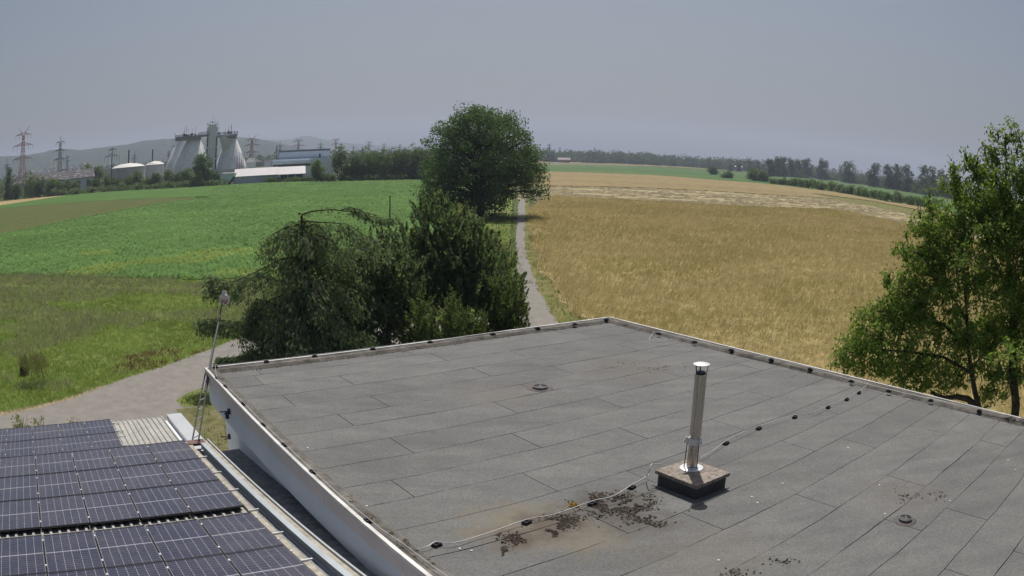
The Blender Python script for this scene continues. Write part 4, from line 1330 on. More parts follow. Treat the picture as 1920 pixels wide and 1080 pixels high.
def block(parent, name, x0, x1, ytop, rg, dep, mat, zb=0.0, roof=None, skew=0.0):
    a, b = pr(x0, ytop, rg), pr(x1, ytop, rg + skew)
    zt = (a.z + b.z) / 2
    a.z = b.z = 0
    ax = (b - a).normalized(); aw_ = Vector((-ax.y, ax.x, 0))
    if aw_.y < 0: aw_ = -aw_
    poly = [a, b, b + aw_ * dep, a + aw_ * dep]
    MB().prism([(p.x, p.y) for p in poly], zb, zt).build(name, mat, parent)
    if roof:
        k = .4
        pl = [a - ax * k - aw_ * k, b + ax * k - aw_ * k, b + ax * k + aw_ * (dep + k), a - ax * k + aw_ * (dep + k)]
        MB().prism([(p.x, p.y) for p in pl], zt + .01, zt + 1.1).build('roof', roof, parent)
    return a, b, ax, aw_, zt
g = pr(570, 320, 480)
th = thing('grey_hall', 'tall blue-grey clad hall with a dark roof edge', 'hall', (g.x, g.y, 0))
a, b, ax, aw_, zt = block(th, 'wall', 524, 618, 284, 482, 34, M['hallgrey'], roof=M['hallcap'])
p = a.lerp(b, .81) - aw_ * .05
MB().box(Vector((p.x, p.y, pr(599, 293, 480).z)), (1.0, .12, 3.2), (ax, aw_, Vector((0, 0, 1)))).build('window', M['panewin'], th)
th2 = thing('hall_annex', 'lower pale block in front of the tall grey hall', 'building', (g.x - 3, g.y - 8, 0))
block(th2, 'wall', 510, 625, 297.5, 470, 11, M['hallgrey2'])
a, b, ax, aw_, zt = block(th2, 'lower_wall', 511, 583, 303, 466, 3.5, M['hallgrey2'])
p = (a + b) / 2 - aw_ * .05
MB().box(Vector((p.x, p.y, pr(546, 310, 466).z)), ((b - a).length * .97, .12, 1.5), (ax, aw_, Vector((0, 0, 1)))).build('window_band', M['panewin'], th2)
g = pr(500, 310, 470)
th = thing('flat_outbuilding', 'small flat pale outbuilding left of the grey hall', 'building', (g.x, g.y, 0))
block(th, 'wall', 496, 509, 303, 470, 10, M['hallgrey2'], roof=M['whiteroof'])
th = thing('brown_roof_building', 'low building with a dark pitched roof behind the last digester', 'building', (pr(470, 310, 560).x, pr(470, 310, 560).y, 0))
block(th, 'wall', 459, 480, 304, 560, 14, M['hallgrey2'])
a, b = pr(459, 304, 560), pr(480, 304, 560); r_ = pr(468, 296, 567)
mb = MB().add([a, b, b + Vector((0, 14, 0)), a + Vector((0, 14, 0)), r_, r_ + Vector((2, 6, 0))], [(0, 1, 4), (1, 2, 5, 4), (2, 3, 5), (3, 0, 4, 5)])
mb.build('roof', M['dark'], th)
th = thing('retaining_wall', 'long dark low wall below the digesters', 'wall', pr(435, 330, 452))
block(th, 'wall_panel', 414, 452, 316, 470, 3, M['tank'])

# mottled compost shed on the left
th, f, ax, aw_, ze, zr = gable_hall('compost_shed', 'long low shed with a dark mottled roof behind the bushes', dict(rg=600, dep=48, eave0=(24, 344.5), eave1=(176, 334), ridge=(150, 318.5), cat='shed', over=1.0), (M['hallgrey'], M['shedroof']))
for k in range(8):
    p = f[0].lerp(f[1], (k + .5) / 8) - aw_ * .08
    MB().box(Vector((p.x, p.y, ze * .45)), (3.6, .12, ze * .75), (ax, aw_, Vector((0, 0, 1)))).build('bay', M['dark'], th)

# vehicles by the shed
def vehicle(name, label, px, py, L_, W_, H_, rot, body, cab, cat):
    b = at(px, py)
    th = thing(name, label, cat, b)
    c_, s_ = math.cos(rot), math.sin(rot)
    A = (Vector((c_, s_, 0)), Vector((-s_, c_, 0)), Vector((0, 0, 1)))
    MB().box(b + Vector((0, 0, .35 + H_ * .25)), (L_, W_, H_ * .45), A).build('body', body, th)
    CB_ = MB().box(b + A[0] * (L_ * -.08) + Vector((0, 0, .36 + H_ * .47 + H_ * .2)), (L_ * .62, W_ * .9, H_ * .4), A).build('cabin', cab, th)
    MB().box(b + A[0] * (L_ * -.08) + Vector((0, 0, .36 + H_ * .47 + H_ * .22)), (L_ * .5, W_ * .93, H_ * .2), A).build('window', M['panewin'], CB_)
    for i in (-1, 1):
        for j in (-1, 1):
            p = b + A[0] * (i * L_ * .32) + A[1] * (j * W_ * .46) + Vector((0, 0, .36))
            MB().tube([p - A[1] * .12, p + A[1] * .12], .36, 12).build('wheel', M['dark'], th)
paintw = plain('white_paint', (.75, .75, .75), .4, 0, .03, 1)
painto = plain('orange_paint', (.65, .28, .12), .5, 0, .05, 1)
vehicle('van', 'white van with orange load beside the mottled shed', 169, 357, 5.5, 2.2, 4.4, .2, paintw, painto, 'van')
for k, x in enumerate((192, 198.5, 205.5)):
    vehicle('parked_car', 'small white car parked behind the tree row', x, 356 - k * .3, 4.2, 1.8, 1.7, .3, paintw, paintw, 'car')
    [o for o in COL.objects if o.name.startswith('parked_car')][-1]['group'] = 'white cars behind the tree row'

# far farm, greenhouses, village
gable_hall('farm_building', 'far low brick farm building with a pale roof', dict(rg=1640, dep=14, eave0=(1046, 299.6), eave1=(1069, 300), ridge=(1057, 296), cat='building'), (plain('brick_wall', (.22, .11, .09), .8, 0, .1, .2), plain('pale_pink_roof', (.36, .31, .30), .8, 0, .1, .2)))
for x0, x1, y, lab in ((1470, 1482, 321, 'white greenhouse roof under the first tall poplars'), (1518, 1536, 327.5, 'longest white greenhouse roof between the poplars'), (1589, 1601, 335, 'white greenhouse below the lone tall poplar'), (1612, 1627, 340, 'low white greenhouse beside the broad poplar'), (1378, 1392, 312, 'distant white house among the far trees')):
    w = at((x0 + x1) / 2, y + 4.5)
    rg = math.hypot(w.x, w.y) * .985
    gable_hall('greenhouse', lab, dict(rg=min(rg, 1500), dep=10, eave0=(x0, y + .8), eave1=(x1, y + 1.6), ridge=((x0 + x1) / 2, y - .6), cat='greenhouse', over=.2), (M['plaster'], M['whiteroof']))
hp = None
proto = thing('village_house', 'tiny pale house in the village at the foot of the hills', 'house', (0, 0, 0), 'village houses below the hills')
MB().box((0, 0, 3.5), (11, 9, 7)).build('wall', M['plaster'], proto)
MB().add([(-6, -5, 6.9), (6, -5, 6.9), (6, 5, 6.9), (-6, 5, 6.9), (-6, 0, 11), (6, 0, 11)], [(0, 1, 5, 4), (2, 3, 4, 5), (0, 4, 3), (1, 2, 5), (3, 2, 1, 0)]).build('roof', M['redroof'], proto)
first = True
for k in range(64):
    x = random.choice([random.uniform(20, 150), random.uniform(90, 215), random.uniform(60, 310)])
    hzn = np.interp(x, [0, 100, 250, 440], [344, 333, 318, 304])
    y = hzn - random.uniform(2, 17)
    rg = random.uniform(2700, 3050)
    p = pr(x, y + 2, rg)
    kw = dict(loc=Vector((p.x, p.y, max(0, p.z))), rotz=random.uniform(0, 3.1), scale=(random.uniform(.8, 1.5),) * 3)
    if first:
        proto.location = kw['loc']; proto.rotation_euler = (0, 0, kw['rotz']); first = False
    else:
        copy_tree(proto, **kw)
# rising ground that carries the village
def foothill():
    V, F = [], []
    n = 60
    rows = [(2450, 0), (2700, 17), (2900, 19), (3150, 19), (3350, 14)]
    for rg, off in rows:
        for i in range(n):
            x = -160 + 640 * i / (n - 1)
            hz = np.interp(x, [-160, 0, 100, 250, 440], [362, 344, 333, 318, 304])
            p = pr(x, hz - off * np.clip((480 - x) / 160, 0, 1) + 2, rg)
            V.append((p.x, p.y, max(0, p.z - 12) if off else 0.0))
    for a in range(len(rows) - 1):
        for i in range(n - 1):
            F.append((a * n + i, a * n + i + 1, (a + 1) * n + i + 1, (a + 1) * n + i))
    o = nmesh('foothills', V, F, M['hill'], smooth=True)
    o['kind'] = 'structure'
foothill()

# ------------------------------------------------------------------ pylons
M['pyl_red'] = plain('red_white_lattice', (.40, .13, .13), .7, 0, .2, .1)
M['pyl_grey'] = plain('galvanised_lattice', (.16, .17, .19), .6, .2, .2, .1)
M['insul'] = plain('insulator_glass', (.15, .16, .17), .4, 0, .1, 1)
def pylon(label, px, ytop, rg, arms, vtop=0.0, mat='pyl_grey', group='electricity pylons', thick=1.0, base_hw=4.0, spike=True, mono=False):
    """arms: rows (y pixel, half width in pixels)"""
    top = pr(px, ytop, rg)
    g = Vector((top.x, top.y, 0))
    th = thing('pylon', label, 'pylon', g, group)
    ac_, aw_ = radial(px, rg)
    rot = R(-25)
    ac_, aw_ = ac_ * math.cos(rot) + aw_ * math.sin(rot), aw_ * math.cos(rot) - ac_ * math.sin(rot)
    Z = top.z
    zs = pr(px, arms[0][0], rg).z
    t = .16 * thick * (rg / 600) ** .6
    def hw(z):
        return base_hw + (.75 - base_hw) * min(1, z / zs) ** .75
    mb = MB()
    if mono:
        mb.tube([g, g + Vector((0, 0, Z))], [.75 * thick, .4 * thick], 8)
    else:
        lv = np.linspace(0, zs, 11)
        for sx in (-1, 1):
            for sy in (-1, 1):
                P_ = [g + ac_ * (sx * hw(z)) + aw_ * (sy * hw(z)) + Vector((0, 0, z)) for z in lv]
                for a, b in zip(P_[:-1], P_[1:]):
                    mb.beam(a, b, t * 1.5)
        for i, (z0, z1) in enumerate(zip(lv[:-1], lv[1:])):
            for d1_, d2_ in ((ac_, aw_), (aw_, ac_)):
                for s_ in (-1, 1):
                    a = g + d1_ * (s_ * hw(z0)) + Vector((0, 0, z0)); b = g + d1_ * (s_ * hw(z1)) + Vector((0, 0, z1))
                    mb.beam(a + d2_ * hw(z0), b - d2_ * hw(z1), t)
                    mb.beam(a - d2_ * hw(z0), b + d2_ * hw(z1), t)
        if spike and not vtop:
            for s_ in (-1, 1):
                mb.beam(g + ac_ * (s_ * .7) + Vector((0, 0, zs)), g + Vector((0, 0, Z)), t)
    mb.build('lattice_body', M[mat], th)
    for y, half in arms:
        z = pr(px, y, rg).z
        w_ = (pr(px + half, y, rg) - pr(px, y, rg)).length
        hh = w_ * .16 + .6
        mb = MB()
        for s_ in (-1, 1):
            tip = g + ac_ * (s_ * w_) + Vector((0, 0, z))
            for sy in (-1, 1):
                k = 0.3 if mono else hw(z)
                lo = g + ac_ * (s_ * k) + aw_ * (sy * k) + Vector((0, 0, z)); hi = lo + Vector((0, 0, hh))
                mb.beam(lo, tip, t); mb.beam(hi, tip, t)
                for q in (.25, .5, .75):
                    mb.beam(lo.lerp(tip, q), hi.lerp(tip, q), t * .8)
                    mb.beam(lo.lerp(tip, q), hi.lerp(tip, q - .25), t * .8)
        arm_ = mb.build('cross_arm', M[mat], th)
        for s_ in (-1, 1):
            for q in (.55, .97):
                p = g + ac_ * (s_ * w_ * q) + Vector((0, 0, z))
                MB().tube([p, p - Vector((0, 0, 3.4))], .12 * thick * (rg / 600) ** .6, 5).build('insulator', M['insul'], arm_)
    if vtop:
        w_ = (pr(px + vtop, ytop, rg) - pr(px, ytop, rg)).length
        mb = MB()
        for s_ in (-1, 1):
            for sy in (-1, 1):
                mb.beam(g + aw_ * (sy * .7) + ac_ * (s_ * .3) + Vector((0, 0, zs + .5)), g + ac_ * (s_ * w_) + Vector((0, 0, Z)), t * 1.2)
        mb.build('earth_wire_horns', M[mat], th)
    return th
GP = 'electricity pylons'
pylon('largest red and white pylon with forked top beyond the shed', 45, 237, 620, [(253, 16), (273, 21), (298, 20)], 12, 'pyl_red')
pylon('grey spiked pylon with three arms behind the mottled shed', 114, 254, 820, [(267, 9.5), (282.5, 12), (299, 13.5)], 0)
pylon('short grey pylon against the hill beside the three-armed one', 126.5, 290, 1500, [(294, 4), (302, 5.5)], 0)
pylon('small grey pylon behind the pointed fir', 13.5, 296, 1200, [(309.5, 6), (315, 7)], 0)
pylon('dark single-pole pylon with two arms left of the tanks', 210.6, 278, 520, [(281, 8.5), (293.5, 16)], 0, mono=True, thick=.8)
pylon('faint grey pylon seen between the two tank stacks', 253, 280, 1500, [(291, 5), (297, 7)], 0)
pylon('faint pylon showing just left of the digesters', 317, 280, 1500, [(285, 4), (291, 5)], 0)
pylon('red forked pylon top rising behind the digester platform', 336, 248, 900, [(261, 13), (274, 16)], 11, 'pyl_red')
pylon('red forked pylon just right of the digesters', 473, 253, 1000, [(262, 13), (272.5, 16.5), (286, 15)], 9, 'pyl_red')
pylon('dark single pole left of the grey hall', 519, 272, 900, [(278, 2), (283, 2.5)], 0, mono=True, thick=.8)
pylon('grey spiked pylon behind the left end of the grey hall', 525.5, 264, 1400, [(273, 6), (283, 7)], 0)
pylon('red forked pylon in front of the round hilltop', 560, 257.5, 1400, [(264.5, 11), (273.5, 14)], 7, 'pyl_red')
pylon('grey spiked pylon over the right half of the grey hall', 601.5, 264, 1700, [(271, 7), (277, 8)], 0)
pylon('red forked pylon above the tall dark tree', 630, 258.5, 1800, [(262.5, 9), (270.5, 11)], 6, 'pyl_red')
pylon('faint grey pylon over the dip in the grove', 663, 269, 2300, [(276, 5), (284, 6)], 0)
pylon('thin dark pole over the dip in the grove', 679.5, 275, 1000, [(278, 1.2), (281, 1.2)], 0, mono=True, thick=.6)
pylon('grey forked pylon above the grove', 692, 263.5, 2100, [(267, 7), (273, 9)], 4)
pylon('distant grey pylon above the thickest part of the grove', 720, 268, 2600, [(271, 5), (276, 6)], 3)
pylon('faint small pylon left of the big tree', 750, 270, 3000, [(272, 4), (276, 5)], 3)
pylon('distant pylon over the far brick farm', 1030, 267, 2200, [(272, 4.5), (278, 5.5)], 0, thick=1.2)
for x, y, rg in ((1050, 274, 3000), (1115, 274.5, 3000), (1180, 281, 3300), (1234, 287, 3300), (1267, 288, 3400)):
    pylon('very faint pylon far over the hazy woodland', x, y, rg, [(y + 3.5, 3), (y + 7.5, 3.5)], 0, group='faint pylons over the woodland', thick=.9)

# ------------------------------------------------------------------ the flat-roofed building
def felt():
    t = NT('bitumen_felt')
    oi = t.n('ShaderNodeObjectInfo').outputs['Random']
    fine = t.noise(34, 5, .8)
    mid = t.noise(1.1, 6, .62)
    strk = t.noise(1.0, 5, .6, stretch=(.35, 2.2, 1, -PSI))
    base = t.ramp(mid, [(0.25, (.122, .122, .12)), (0.75, (.162, .161, .155))])
    base = t.mix(1.0, base, t.ramp(fine, [(0.30, .62), (0.5, 1.0), (0.70, 1.42)]), 'MULTIPLY')
    base = t.mix(1.0, base, t.ramp(strk, [(0.3, .86), (0.65, 1.07)]), 'MULTIPLY')
    base = t.mix(1.0, base, t.ramp(oi, [(0.0, .94), (1.0, 1.06)]), 'MULTIPLY')
    # washed-in dirt: ochre tide marks where water stands
    pos = t.pos()
    for (px, py, rad, colr, amt) in ((985, 985, 1.1, (.20, .165, .10), .5), (1090, 1000, .9, (.19, .16, .11), .45), (1160, 950, .95, (.085, .078, .070), .75), (1040, 985, .7, (.075, .064, .058), .65), (965, 1010, .5, (.085, .07, .062), .6), (1205, 985, .6, (.09, .08, .072), .5),
                                    (1180, 690, 1.5, (.15, .125, .105), .3), (940, 738, 1.0, (.17, .145, .12), .3), (1700, 925, 1.0, (.14, .12, .105), .3), (1330, 1040, 1.2, (.15, .13, .10), .25)):
        w = at(px, py, RZ)
        ds = t.n('ShaderNodeVectorMath', operation='DISTANCE')
        t.t.links.new(pos, ds.inputs[0]); ds.inputs[1].default_value = tuple(w)
        dd = t.math('DIVIDE', ds.outputs['Value'], rad)
        dd = t.math('ADD', dd, t.math('MULTIPLY', t.math('SUBTRACT', t.noise(2.2, 5, .65), .5), 1.8))
        base = t.mix(t.ramp(dd, [(0.35, amt), (1.0, 0.0)]), base, colr)
    t.set(base, .92, 0, .25)
    t.bump(fine, .35, .004)
    return t.m
M['felt'] = felt()
M['felt_dark'] = plain('bitumen_underlay', (.022, .021, .021), .95, 0, .3, 8, .1)
def kerbmat():
    t = NT('mossy_kerb_felt')
    a = t.ramp(t.noise(3.2, 7, .7), [(0.3, (.07, .062, .055)), (0.55, (.15, .14, .125)), (0.75, (.24, .225, .20))])
    m_ = t.ramp(t.noise(1.3, 5, .7), [(0.52, 0.0), (0.66, .8)])
    a = t.mix(m_, a, (.055, .05, .04))
    t.set(a, .95, 0, .15); t.bump(t.noise(18, 4), .5, .02)
    return t.m
M['kerb'] = kerbmat()
M['lip'] = plain('aluminium_trim', (.60, .59, .57), .45, .25, .25, 2.5, .4)
M['fascia'] = plain('fascia_board', (.60, .54, .52), .8, 0, .08, 1)
M['render'] = concrete('white_render', (.82, .86, .90), .10)
M['soffit'] = plain('soffit_board', (.58, .62, .68), .8, 0, .06, .6)

U0, U1 = 4.215, 17.27            # outer trim lines
V1, V0 = 19.05, -5.0
KW = .30                          # kerb width
center = Q(10.7, 7, 0)
B = thing('main_building', 'white building with a grey bitumen flat roof', 'building', center)
UZ = (EU, EV, Vector((0, 0, 1)))
def quadbox(name, u0, u1, v0, v1, z0, z1, mat, parent, build=True):
    mb = MB().box(Q((u0 + u1) / 2, (v0 + v1) / 2, (z0 + z1) / 2), (u1 - u0, v1 - v0, z1 - z0), UZ)
    return mb.build(name, mat, parent) if build else mb
quadbox('wall', U0 + .34, U1 - .34, V0 + .3, V1 - .3, 0, RZ - 1.15, M['render'], B)
# thick overhanging eaves: upright band, then a slope back to the wall
def eaves(p0, p1, ax):
    sec = [(0.03, RZ - .25), (0.03, RZ - .80), (.345, RZ - 1.19), (1.2, RZ - 1.19), (1.2, RZ - .25)]
    MB().sweep(sec, p0, p1, ax).build('soffit', M['soffit'], B)
eaves(Q(U0, V0 + 1.22, 0), Q(U0, V1 - .03, 0), EU)
eaves(Q(U1, V0 + 1.22, 0), Q(U1, V1 - 1.25, 0), -EU)
eaves(Q(U0 + 1.22, V1, 0), Q(U1 - .03, V1, 0), -EV)
# board joints along the fascia
for k in range(9):
    va = V0 + (V1 - V0) * k / 9; vb = V0 + (V1 - V0) * (k + 1) / 9
    quadbox('fascia_board', U0, U0 + .03, va + .004, vb - .004, RZ - .26, RZ + .035, M['fascia'], B)
    quadbox('fascia_board', U1 - .03, U1, va + .004, vb - .004, RZ - .26, RZ + .035, M['fascia'], B)
for k in range(5):
    ua = U0 + .031 + (U1 - U0 - .062) * k / 5; ub = U0 + .031 + (U1 - U0 - .062) * (k + 1) / 5
    quadbox('fascia_board', ua + .004, ub - .004, V1 - .03, V1, RZ - .26, RZ + .035, M['fascia'], B)
roof = quadbox('roof', U0 + .032, U1 - .032, V0, V1 - .032, RZ - .245, RZ - .013, M['felt_dark'], B)
# kerbs: low raised felt upstand
sec = [(0.0, RZ - .012), (0.0, RZ + .075), (KW * .72, RZ + .068), (KW, RZ + .004), (KW, RZ - .012)]
MB().sweep(sec, Q(U0 + .034, V0, 0), Q(U0 + .034, V1 - .034, 0), EU).build('kerb', M['kerb'], roof)
MB().sweep(sec, Q(U1 - .034, V0, 0), Q(U1 - .034, V1 - .034, 0), -EU).build('kerb', M['kerb'], roof)
MB().sweep(sec, Q(U0 + .034 + KW * .7, V1 - .034, 0), Q(U1 - .034 - KW * .7, V1 - .034, 0), -EV).build('kerb', M['kerb'], roof)
# metal trim along the outer edges
for k in range(8):
    va = V0 + (V1 - V0) * k / 8; vb = V0 + (V1 - V0) * (k + 1) / 8
    quadbox('edge_trim', U0 - .03, U0 + .035, va + .003, vb - .003, RZ + .036, RZ + .095, M['lip'], roof)
    quadbox('edge_trim', U1 - .035, U1 + .03, va + .003, vb - .003, RZ + .036, RZ + .095, M['lip'], roof)
for k in range(5):
    ua = U0 + .036 + (U1 - U0 - .072) * k / 5; ub = U0 + .036 + (U1 - U0 - .072) * (k + 1) / 5
    quadbox('edge_trim', ua + .003, ub - .003, V1 - .035, V1 + .03, RZ + .036, RZ + .095, M['lip'], roof)

# felt sheets: rows and end joints read off image pixels, the rest filled in
seam = [V1 - .034 - KW + .01, 18.176, 17.291, 16.361, 15.455, 14.545, 13.745, 12.82, 11.893, 10.966, 10.161, 9.188, 8.234, 7.328, 6.407, 5.456, 4.52, 3.74, 2.82, 1.966, 1.05, .13, -.79, -1.7, -2.6, -3.5, -4.4, V0]
jpx = {0: [(485, 697), (767, 661)], 1: [(484, 712), (822, 669)], 2: [(650, 713), (975, 665)], 3: [(540, 750), (902, 697), (1178, 651)], 4: [(712, 752), (1058, 695)], 5: [(648, 787), (1000, 730), (1225, 677)],
       6: [(948, 764), (1258, 701)], 7: [(752, 834), (1143, 755)], 8: [(985, 825), (1333, 747)], 9: [(754, 915), (1186, 812), (1428, 740)], 10: [(1010, 903), (1362, 795)], 11: [(1190, 889), (1543, 768)], 12: [(1496, 836)],
       13: [(1315, 976), (1611, 831)], 14: [(1530, 939), (1741, 805)], 15: [(1701, 902)], 16: [(1862, 831)], 17: [(1813, 964)], 18: [(1800, 1075)], 19: [(1890, 1030)]}
UA, UB = U0 + .034 + KW - .01, U1 - .034 - KW + .01
G = .011
def wavy(k, u):
    return .012 * math.sin(u * 1.9 + k * 2.1) + .008 * math.sin(u * 4.7 + k) + .004 * math.sin(u * 11 + 3 * k)
for i in range(len(seam) - 1):
    js = sorted(UV(*p, RZ)[0] for p in jpx.get(i, []))
    if not js:
        js = [UA + 2.2 + (i * 1.9) % 4.8]
    full = list(js)
    while full[0] - 4.92 > UA + .4: full.insert(0, full[0] - 4.92)
    while full[-1] + 4.92 < UB - .4: full.append(full[-1] + 4.92)
    cuts = [UA] + [u for u in full if UA + .3 < u < UB - .3] + [UB]
    for a, b in zip(cuts[:-1], cuts[1:]):
        n = max(3, int((b - a) / .45))
        us = [a + G * .6 + (b - a - G * 1.2) * k / n for k in range(n + 1)]
        top = [(u, seam[i] - G * .55 + (wavy(i, u) if i else 0)) for u in us]
        bot = [(u, seam[i + 1] + G * .55 + wavy(i + 1, u)) for u in us]
        z = RZ - random.uniform(0, .003)
        pts = bot + top[::-1]
        mb = MB()
        m_ = len(pts)
        mb.v = [Q(u, v, z) for u, v in pts] + [Q(u, v, RZ - .0128) for u, v in pts]
        nn = n + 1
        mb.f = [(k, k + 1, m_ - 2 - k, m_ - 1 - k) for k in range(n)]
        mb.f += [(k, m_ + k, m_ + (k + 1) % m_, (k + 1) % m_) for k in range(m_)]
        mb.build('felt_sheet', M['felt'], roof)

# brackets and fixings on the white wall
for (x, y, lab) in ((431, 772, 'dark wall bracket with two prongs under the eaves'), (432, 818, 'dark forked cable bracket low on the white wall')):
    w = Vector(at(x, y, RZ - 1.0 if y < 800 else RZ - 1.75))
    u = U0 + .03 if y < 800 else U0 + .34
    v = 18.2 if y < 800 else 18.6
    v = [vv for vv in np.linspace(12, 19, 400)]
    best = None
    for vv in v:
        for zz in np.linspace(RZ - 2.2, RZ - .3, 40):
            pt = Q(u, vv, zz); dd = (pt - Vector((0, 0, CH))).normalized() - ray(x, y)
            if best is None or dd.length < best[0]: best = (dd.length, pt)
    p = best[1]
    th = thing('wall_bracket', lab, 'bracket', p)
    MB().box(p - EU * .03, (.06, .07, .12), UZ).build('plate', M['dark'], th)
    mb = MB().tube([p - EU * .06, p - EU * .26 + EV * .05], .014, 6).tube([p - EU * .06 - Vector((0, 0, .05)), p - EU * .2 - EV * .14], .013, 6)
    mb.build('prong', M['dark'], th)
    if y < 800:
        MB().box(p - EU * .09 - Vector((0, 0, .08)), (.08, .07, .17), UZ).build('holder', M['dark'], th)

# ------------------------------------------------------------------ things on the roof
M['blackblock'] = plain('black_block', (.025, .025, .027), .7, 0, .2, 10)
M['wire'] = plain('white_wire', (.50, .50, .50), .5, .2, .06, 3)
def block_mesh():
    mb = MB()
    b = [(-.07, -.05, 0), (.07, -.05, 0), (.07, .05, 0), (-.07, .05, 0)]
    t_ = [(-.058, -.04, .048), (.058, -.04, .048), (.058, .04, .048), (-.058, .04, .048)]
    mb.add(b + t_, [(3, 2, 1, 0), (4, 5, 6, 7), (0, 1, 5, 4), (1, 2, 6, 5), (2, 3, 7, 6), (3, 0, 4, 7)])
    mb.box((0, 0, .055), (.025, .06, .012))
    return mb
holder0 = thing('wire_holder', 'x', 'holder', (0, 0, 0))
foot0 = block_mesh().build('foot', M['blackblock'], holder0)
MB().box((0, 0, .066), (.012, .04, .008)).build('clip', M['dark'], foot0)
used = [False]
def holder(px, py, z, label, group, rot):
    p = at(px, py, z)
    if not used[0]:
        o = holder0; used[0] = True
        o.location = p; o['label'] = label; o['group'] = group; o.rotation_euler = (0, 0, rot)
    else:
        o = copy_tree(holder0, loc=p, rotz=rot, label=label, group=group)
    return p
ZK = RZ + .072
acl = [holder(x, y, ZK, 'black wire holder on the kerb facing the evergreens', 'holders along the evergreen side', PSI) for x, y in ((404, 690), (500, 680), (590, 669.5), (699, 656), (806.5, 643), (924, 628), (1008, 617), (1078, 609.5), (1137, 600.5))]
cbl = [holder(x, y, ZK, 'black wire holder on the kerb facing the ripe field', 'holders along the field side', PSI + 1.57) for x, y in ((1235, 627), (1302.5, 643), (1371, 658), (1446, 676), (1519, 694), (1596, 716.5), (1666, 735), (1745, 752.5), (1836, 772))]
adl = [holder(x, y, ZK, 'black wire holder on the kerb above the solar roof', 'holders along the solar side', PSI + 1.57) for x, y in ((407, 711), (423, 726), (456, 759), (494, 798), (533, 836), (586, 887), (690, 979))]
crl = [holder(x, y, RZ, 'black wire holder standing on the roof felt', 'holders across the roof', PSI + .3) for x, y in ((819, 1024), (987.5, 982), (1110, 947), (1184.5, 916), (1361, 833), (1422.5, 805), (1490, 784), (1552.5, 765.5), (1587.5, 750.5), (1610.5, 738))]

def wire(name, label, pts, r=.009, sag=0.0, mat='wire'):
    P_ = [Vector(p) for p in pts]
    out = []
    for i in range(len(P_) - 1):                    # Catmull-Rom
        p0, p1, p2, p3 = P_[max(i - 1, 0)], P_[i], P_[i + 1], P_[min(i + 2, len(P_) - 1)]
        for k in range(8):
            t = k / 8
            q = .5 * ((2 * p1) + (p2 - p0) * t + (2 * p0 - 5 * p1 + 4 * p2 - p3) * t * t + (3 * p1 - p0 - 3 * p2 + p3) * t ** 3)
            q.z -= sag * 4 * t * (1 - t)
            out.append(q)
    out.append(P_[-1])
    o = MB().tube(out, r, 6).build(name, M[mat], None, smooth=True)
    return tag(o, label, 'cable')
up = Vector((0, 0, .072))
wire('lightning_wire', 'thin grey lightning wire along the kerb facing the evergreens', [p + up for p in acl], .006, .01)
wire('lightning_wire', 'thin grey lightning wire along the kerb facing the ripe field', [p + up for p in cbl] + [Q(U1 - .2, 2, ZK + .1), Q(U1 - .2, -3, ZK + .1)], .006, .01)
wire('lightning_wire', 'pale lightning wire along the kerb above the solar panels', [acl[0] + up] + [p + up for p in adl] + [at(760, 1030, ZK) + up, Q(U0 + .15, 6, ZK + .1), Q(U0 + .15, 1, ZK + .1)], .006, .012)
zc = .115
wp = [(742, 1012, .16), (752, 1019, .1), (776, 1027, .03), (800, 1021, .06)]
pts = [at(x, y + 4, RZ + z) for x, y, z in wp] + [crl[0] + up] + [at(850, 1018, RZ + .06), at(910, 1001, RZ + .05)] + [crl[1] + up] + [at(1040, 964, RZ + .06)] + [crl[2] + up] + [at(1150, 930, RZ + .05)] + [crl[3] + up] + [at(1208, 896, RZ + .08), at(1217, 889, RZ + .1)]
wire('lightning_wire', 'white lightning wire snaking from the solar side to the chimney plinth', pts, .007)
pts = [at(1312, 859, RZ + .05), at(1336, 845, RZ + .06)] + [crl[4] + up] + [at(1397, 808, RZ + .1)] + [crl[5] + up, crl[6] + up] + [at(1520, 774, RZ + .1)] + [crl[7] + up, crl[8] + up, crl[9] + up] + [at(1622, 724, RZ + .12), at(1628, 718, RZ + .11)]
wire('lightning_wire', 'white lightning wire from the chimney plinth to the field side kerb', pts, .006)
wire('wire_loop', 'white loose wire loop bent off the kerb near the far roof corner', [at(1227, 621, RZ + .1), at(1221, 629, RZ + .06), at(1218, 637, RZ + .01), at(1227, 641, RZ + .01), at(1240, 641, RZ + .01), at(1252, 638.5, RZ + .02), at(1264, 633, RZ + .09)], .007)
wire('wire_loop', 'short white wire hooking up onto the chimney plinth', [at(1212, 893, RZ + .1), at(1217, 884, RZ + .28), at(1221, 871, RZ + .38), at(1228, 870, RZ + .36), at(1240, 871, RZ + .31)], .008)

# chimney plinth
M['plinth'] = plain('weathered_plinth_felt', (.25, .215, .185), .95, 0, .45, 14, .15, .5)
M['plinthside'] = plain('dark_plinth_flashing', (.05, .05, .055), .6, 0, .25, 3, .3)
cs = [UV(1226, 884, RZ + .26), UV(1306, 911, RZ + .26), UV(1372, 889, RZ + .26)]
pu0, pv1 = cs[0]
pv0 = (cs[1][1] + cs[2][1]) / 2
pu1 = cs[2][0]
pu0 = (cs[0][0] + cs[1][0]) / 2
CHB = thing('chimney_plinth', 'square felt-topped plinth carrying the steel chimney', 'plinth', Q((pu0 + pu1) / 2, (pv0 + pv1) / 2, RZ))
quadbox('side', pu0 + .04, pu1 - .04, pv0 + .04, pv1 - .04, RZ - .004, RZ + .215, M['plinthside'], CHB)
quadbox('top', pu0, pu1, pv0, pv1, RZ + .216, RZ + .275, M['plinth'], CHB)
quadbox('skirt', pu0 - .02, pu1 + .02, pv0 - .02, pv1 + .02, RZ - .003, RZ + .012, M['felt'], CHB)
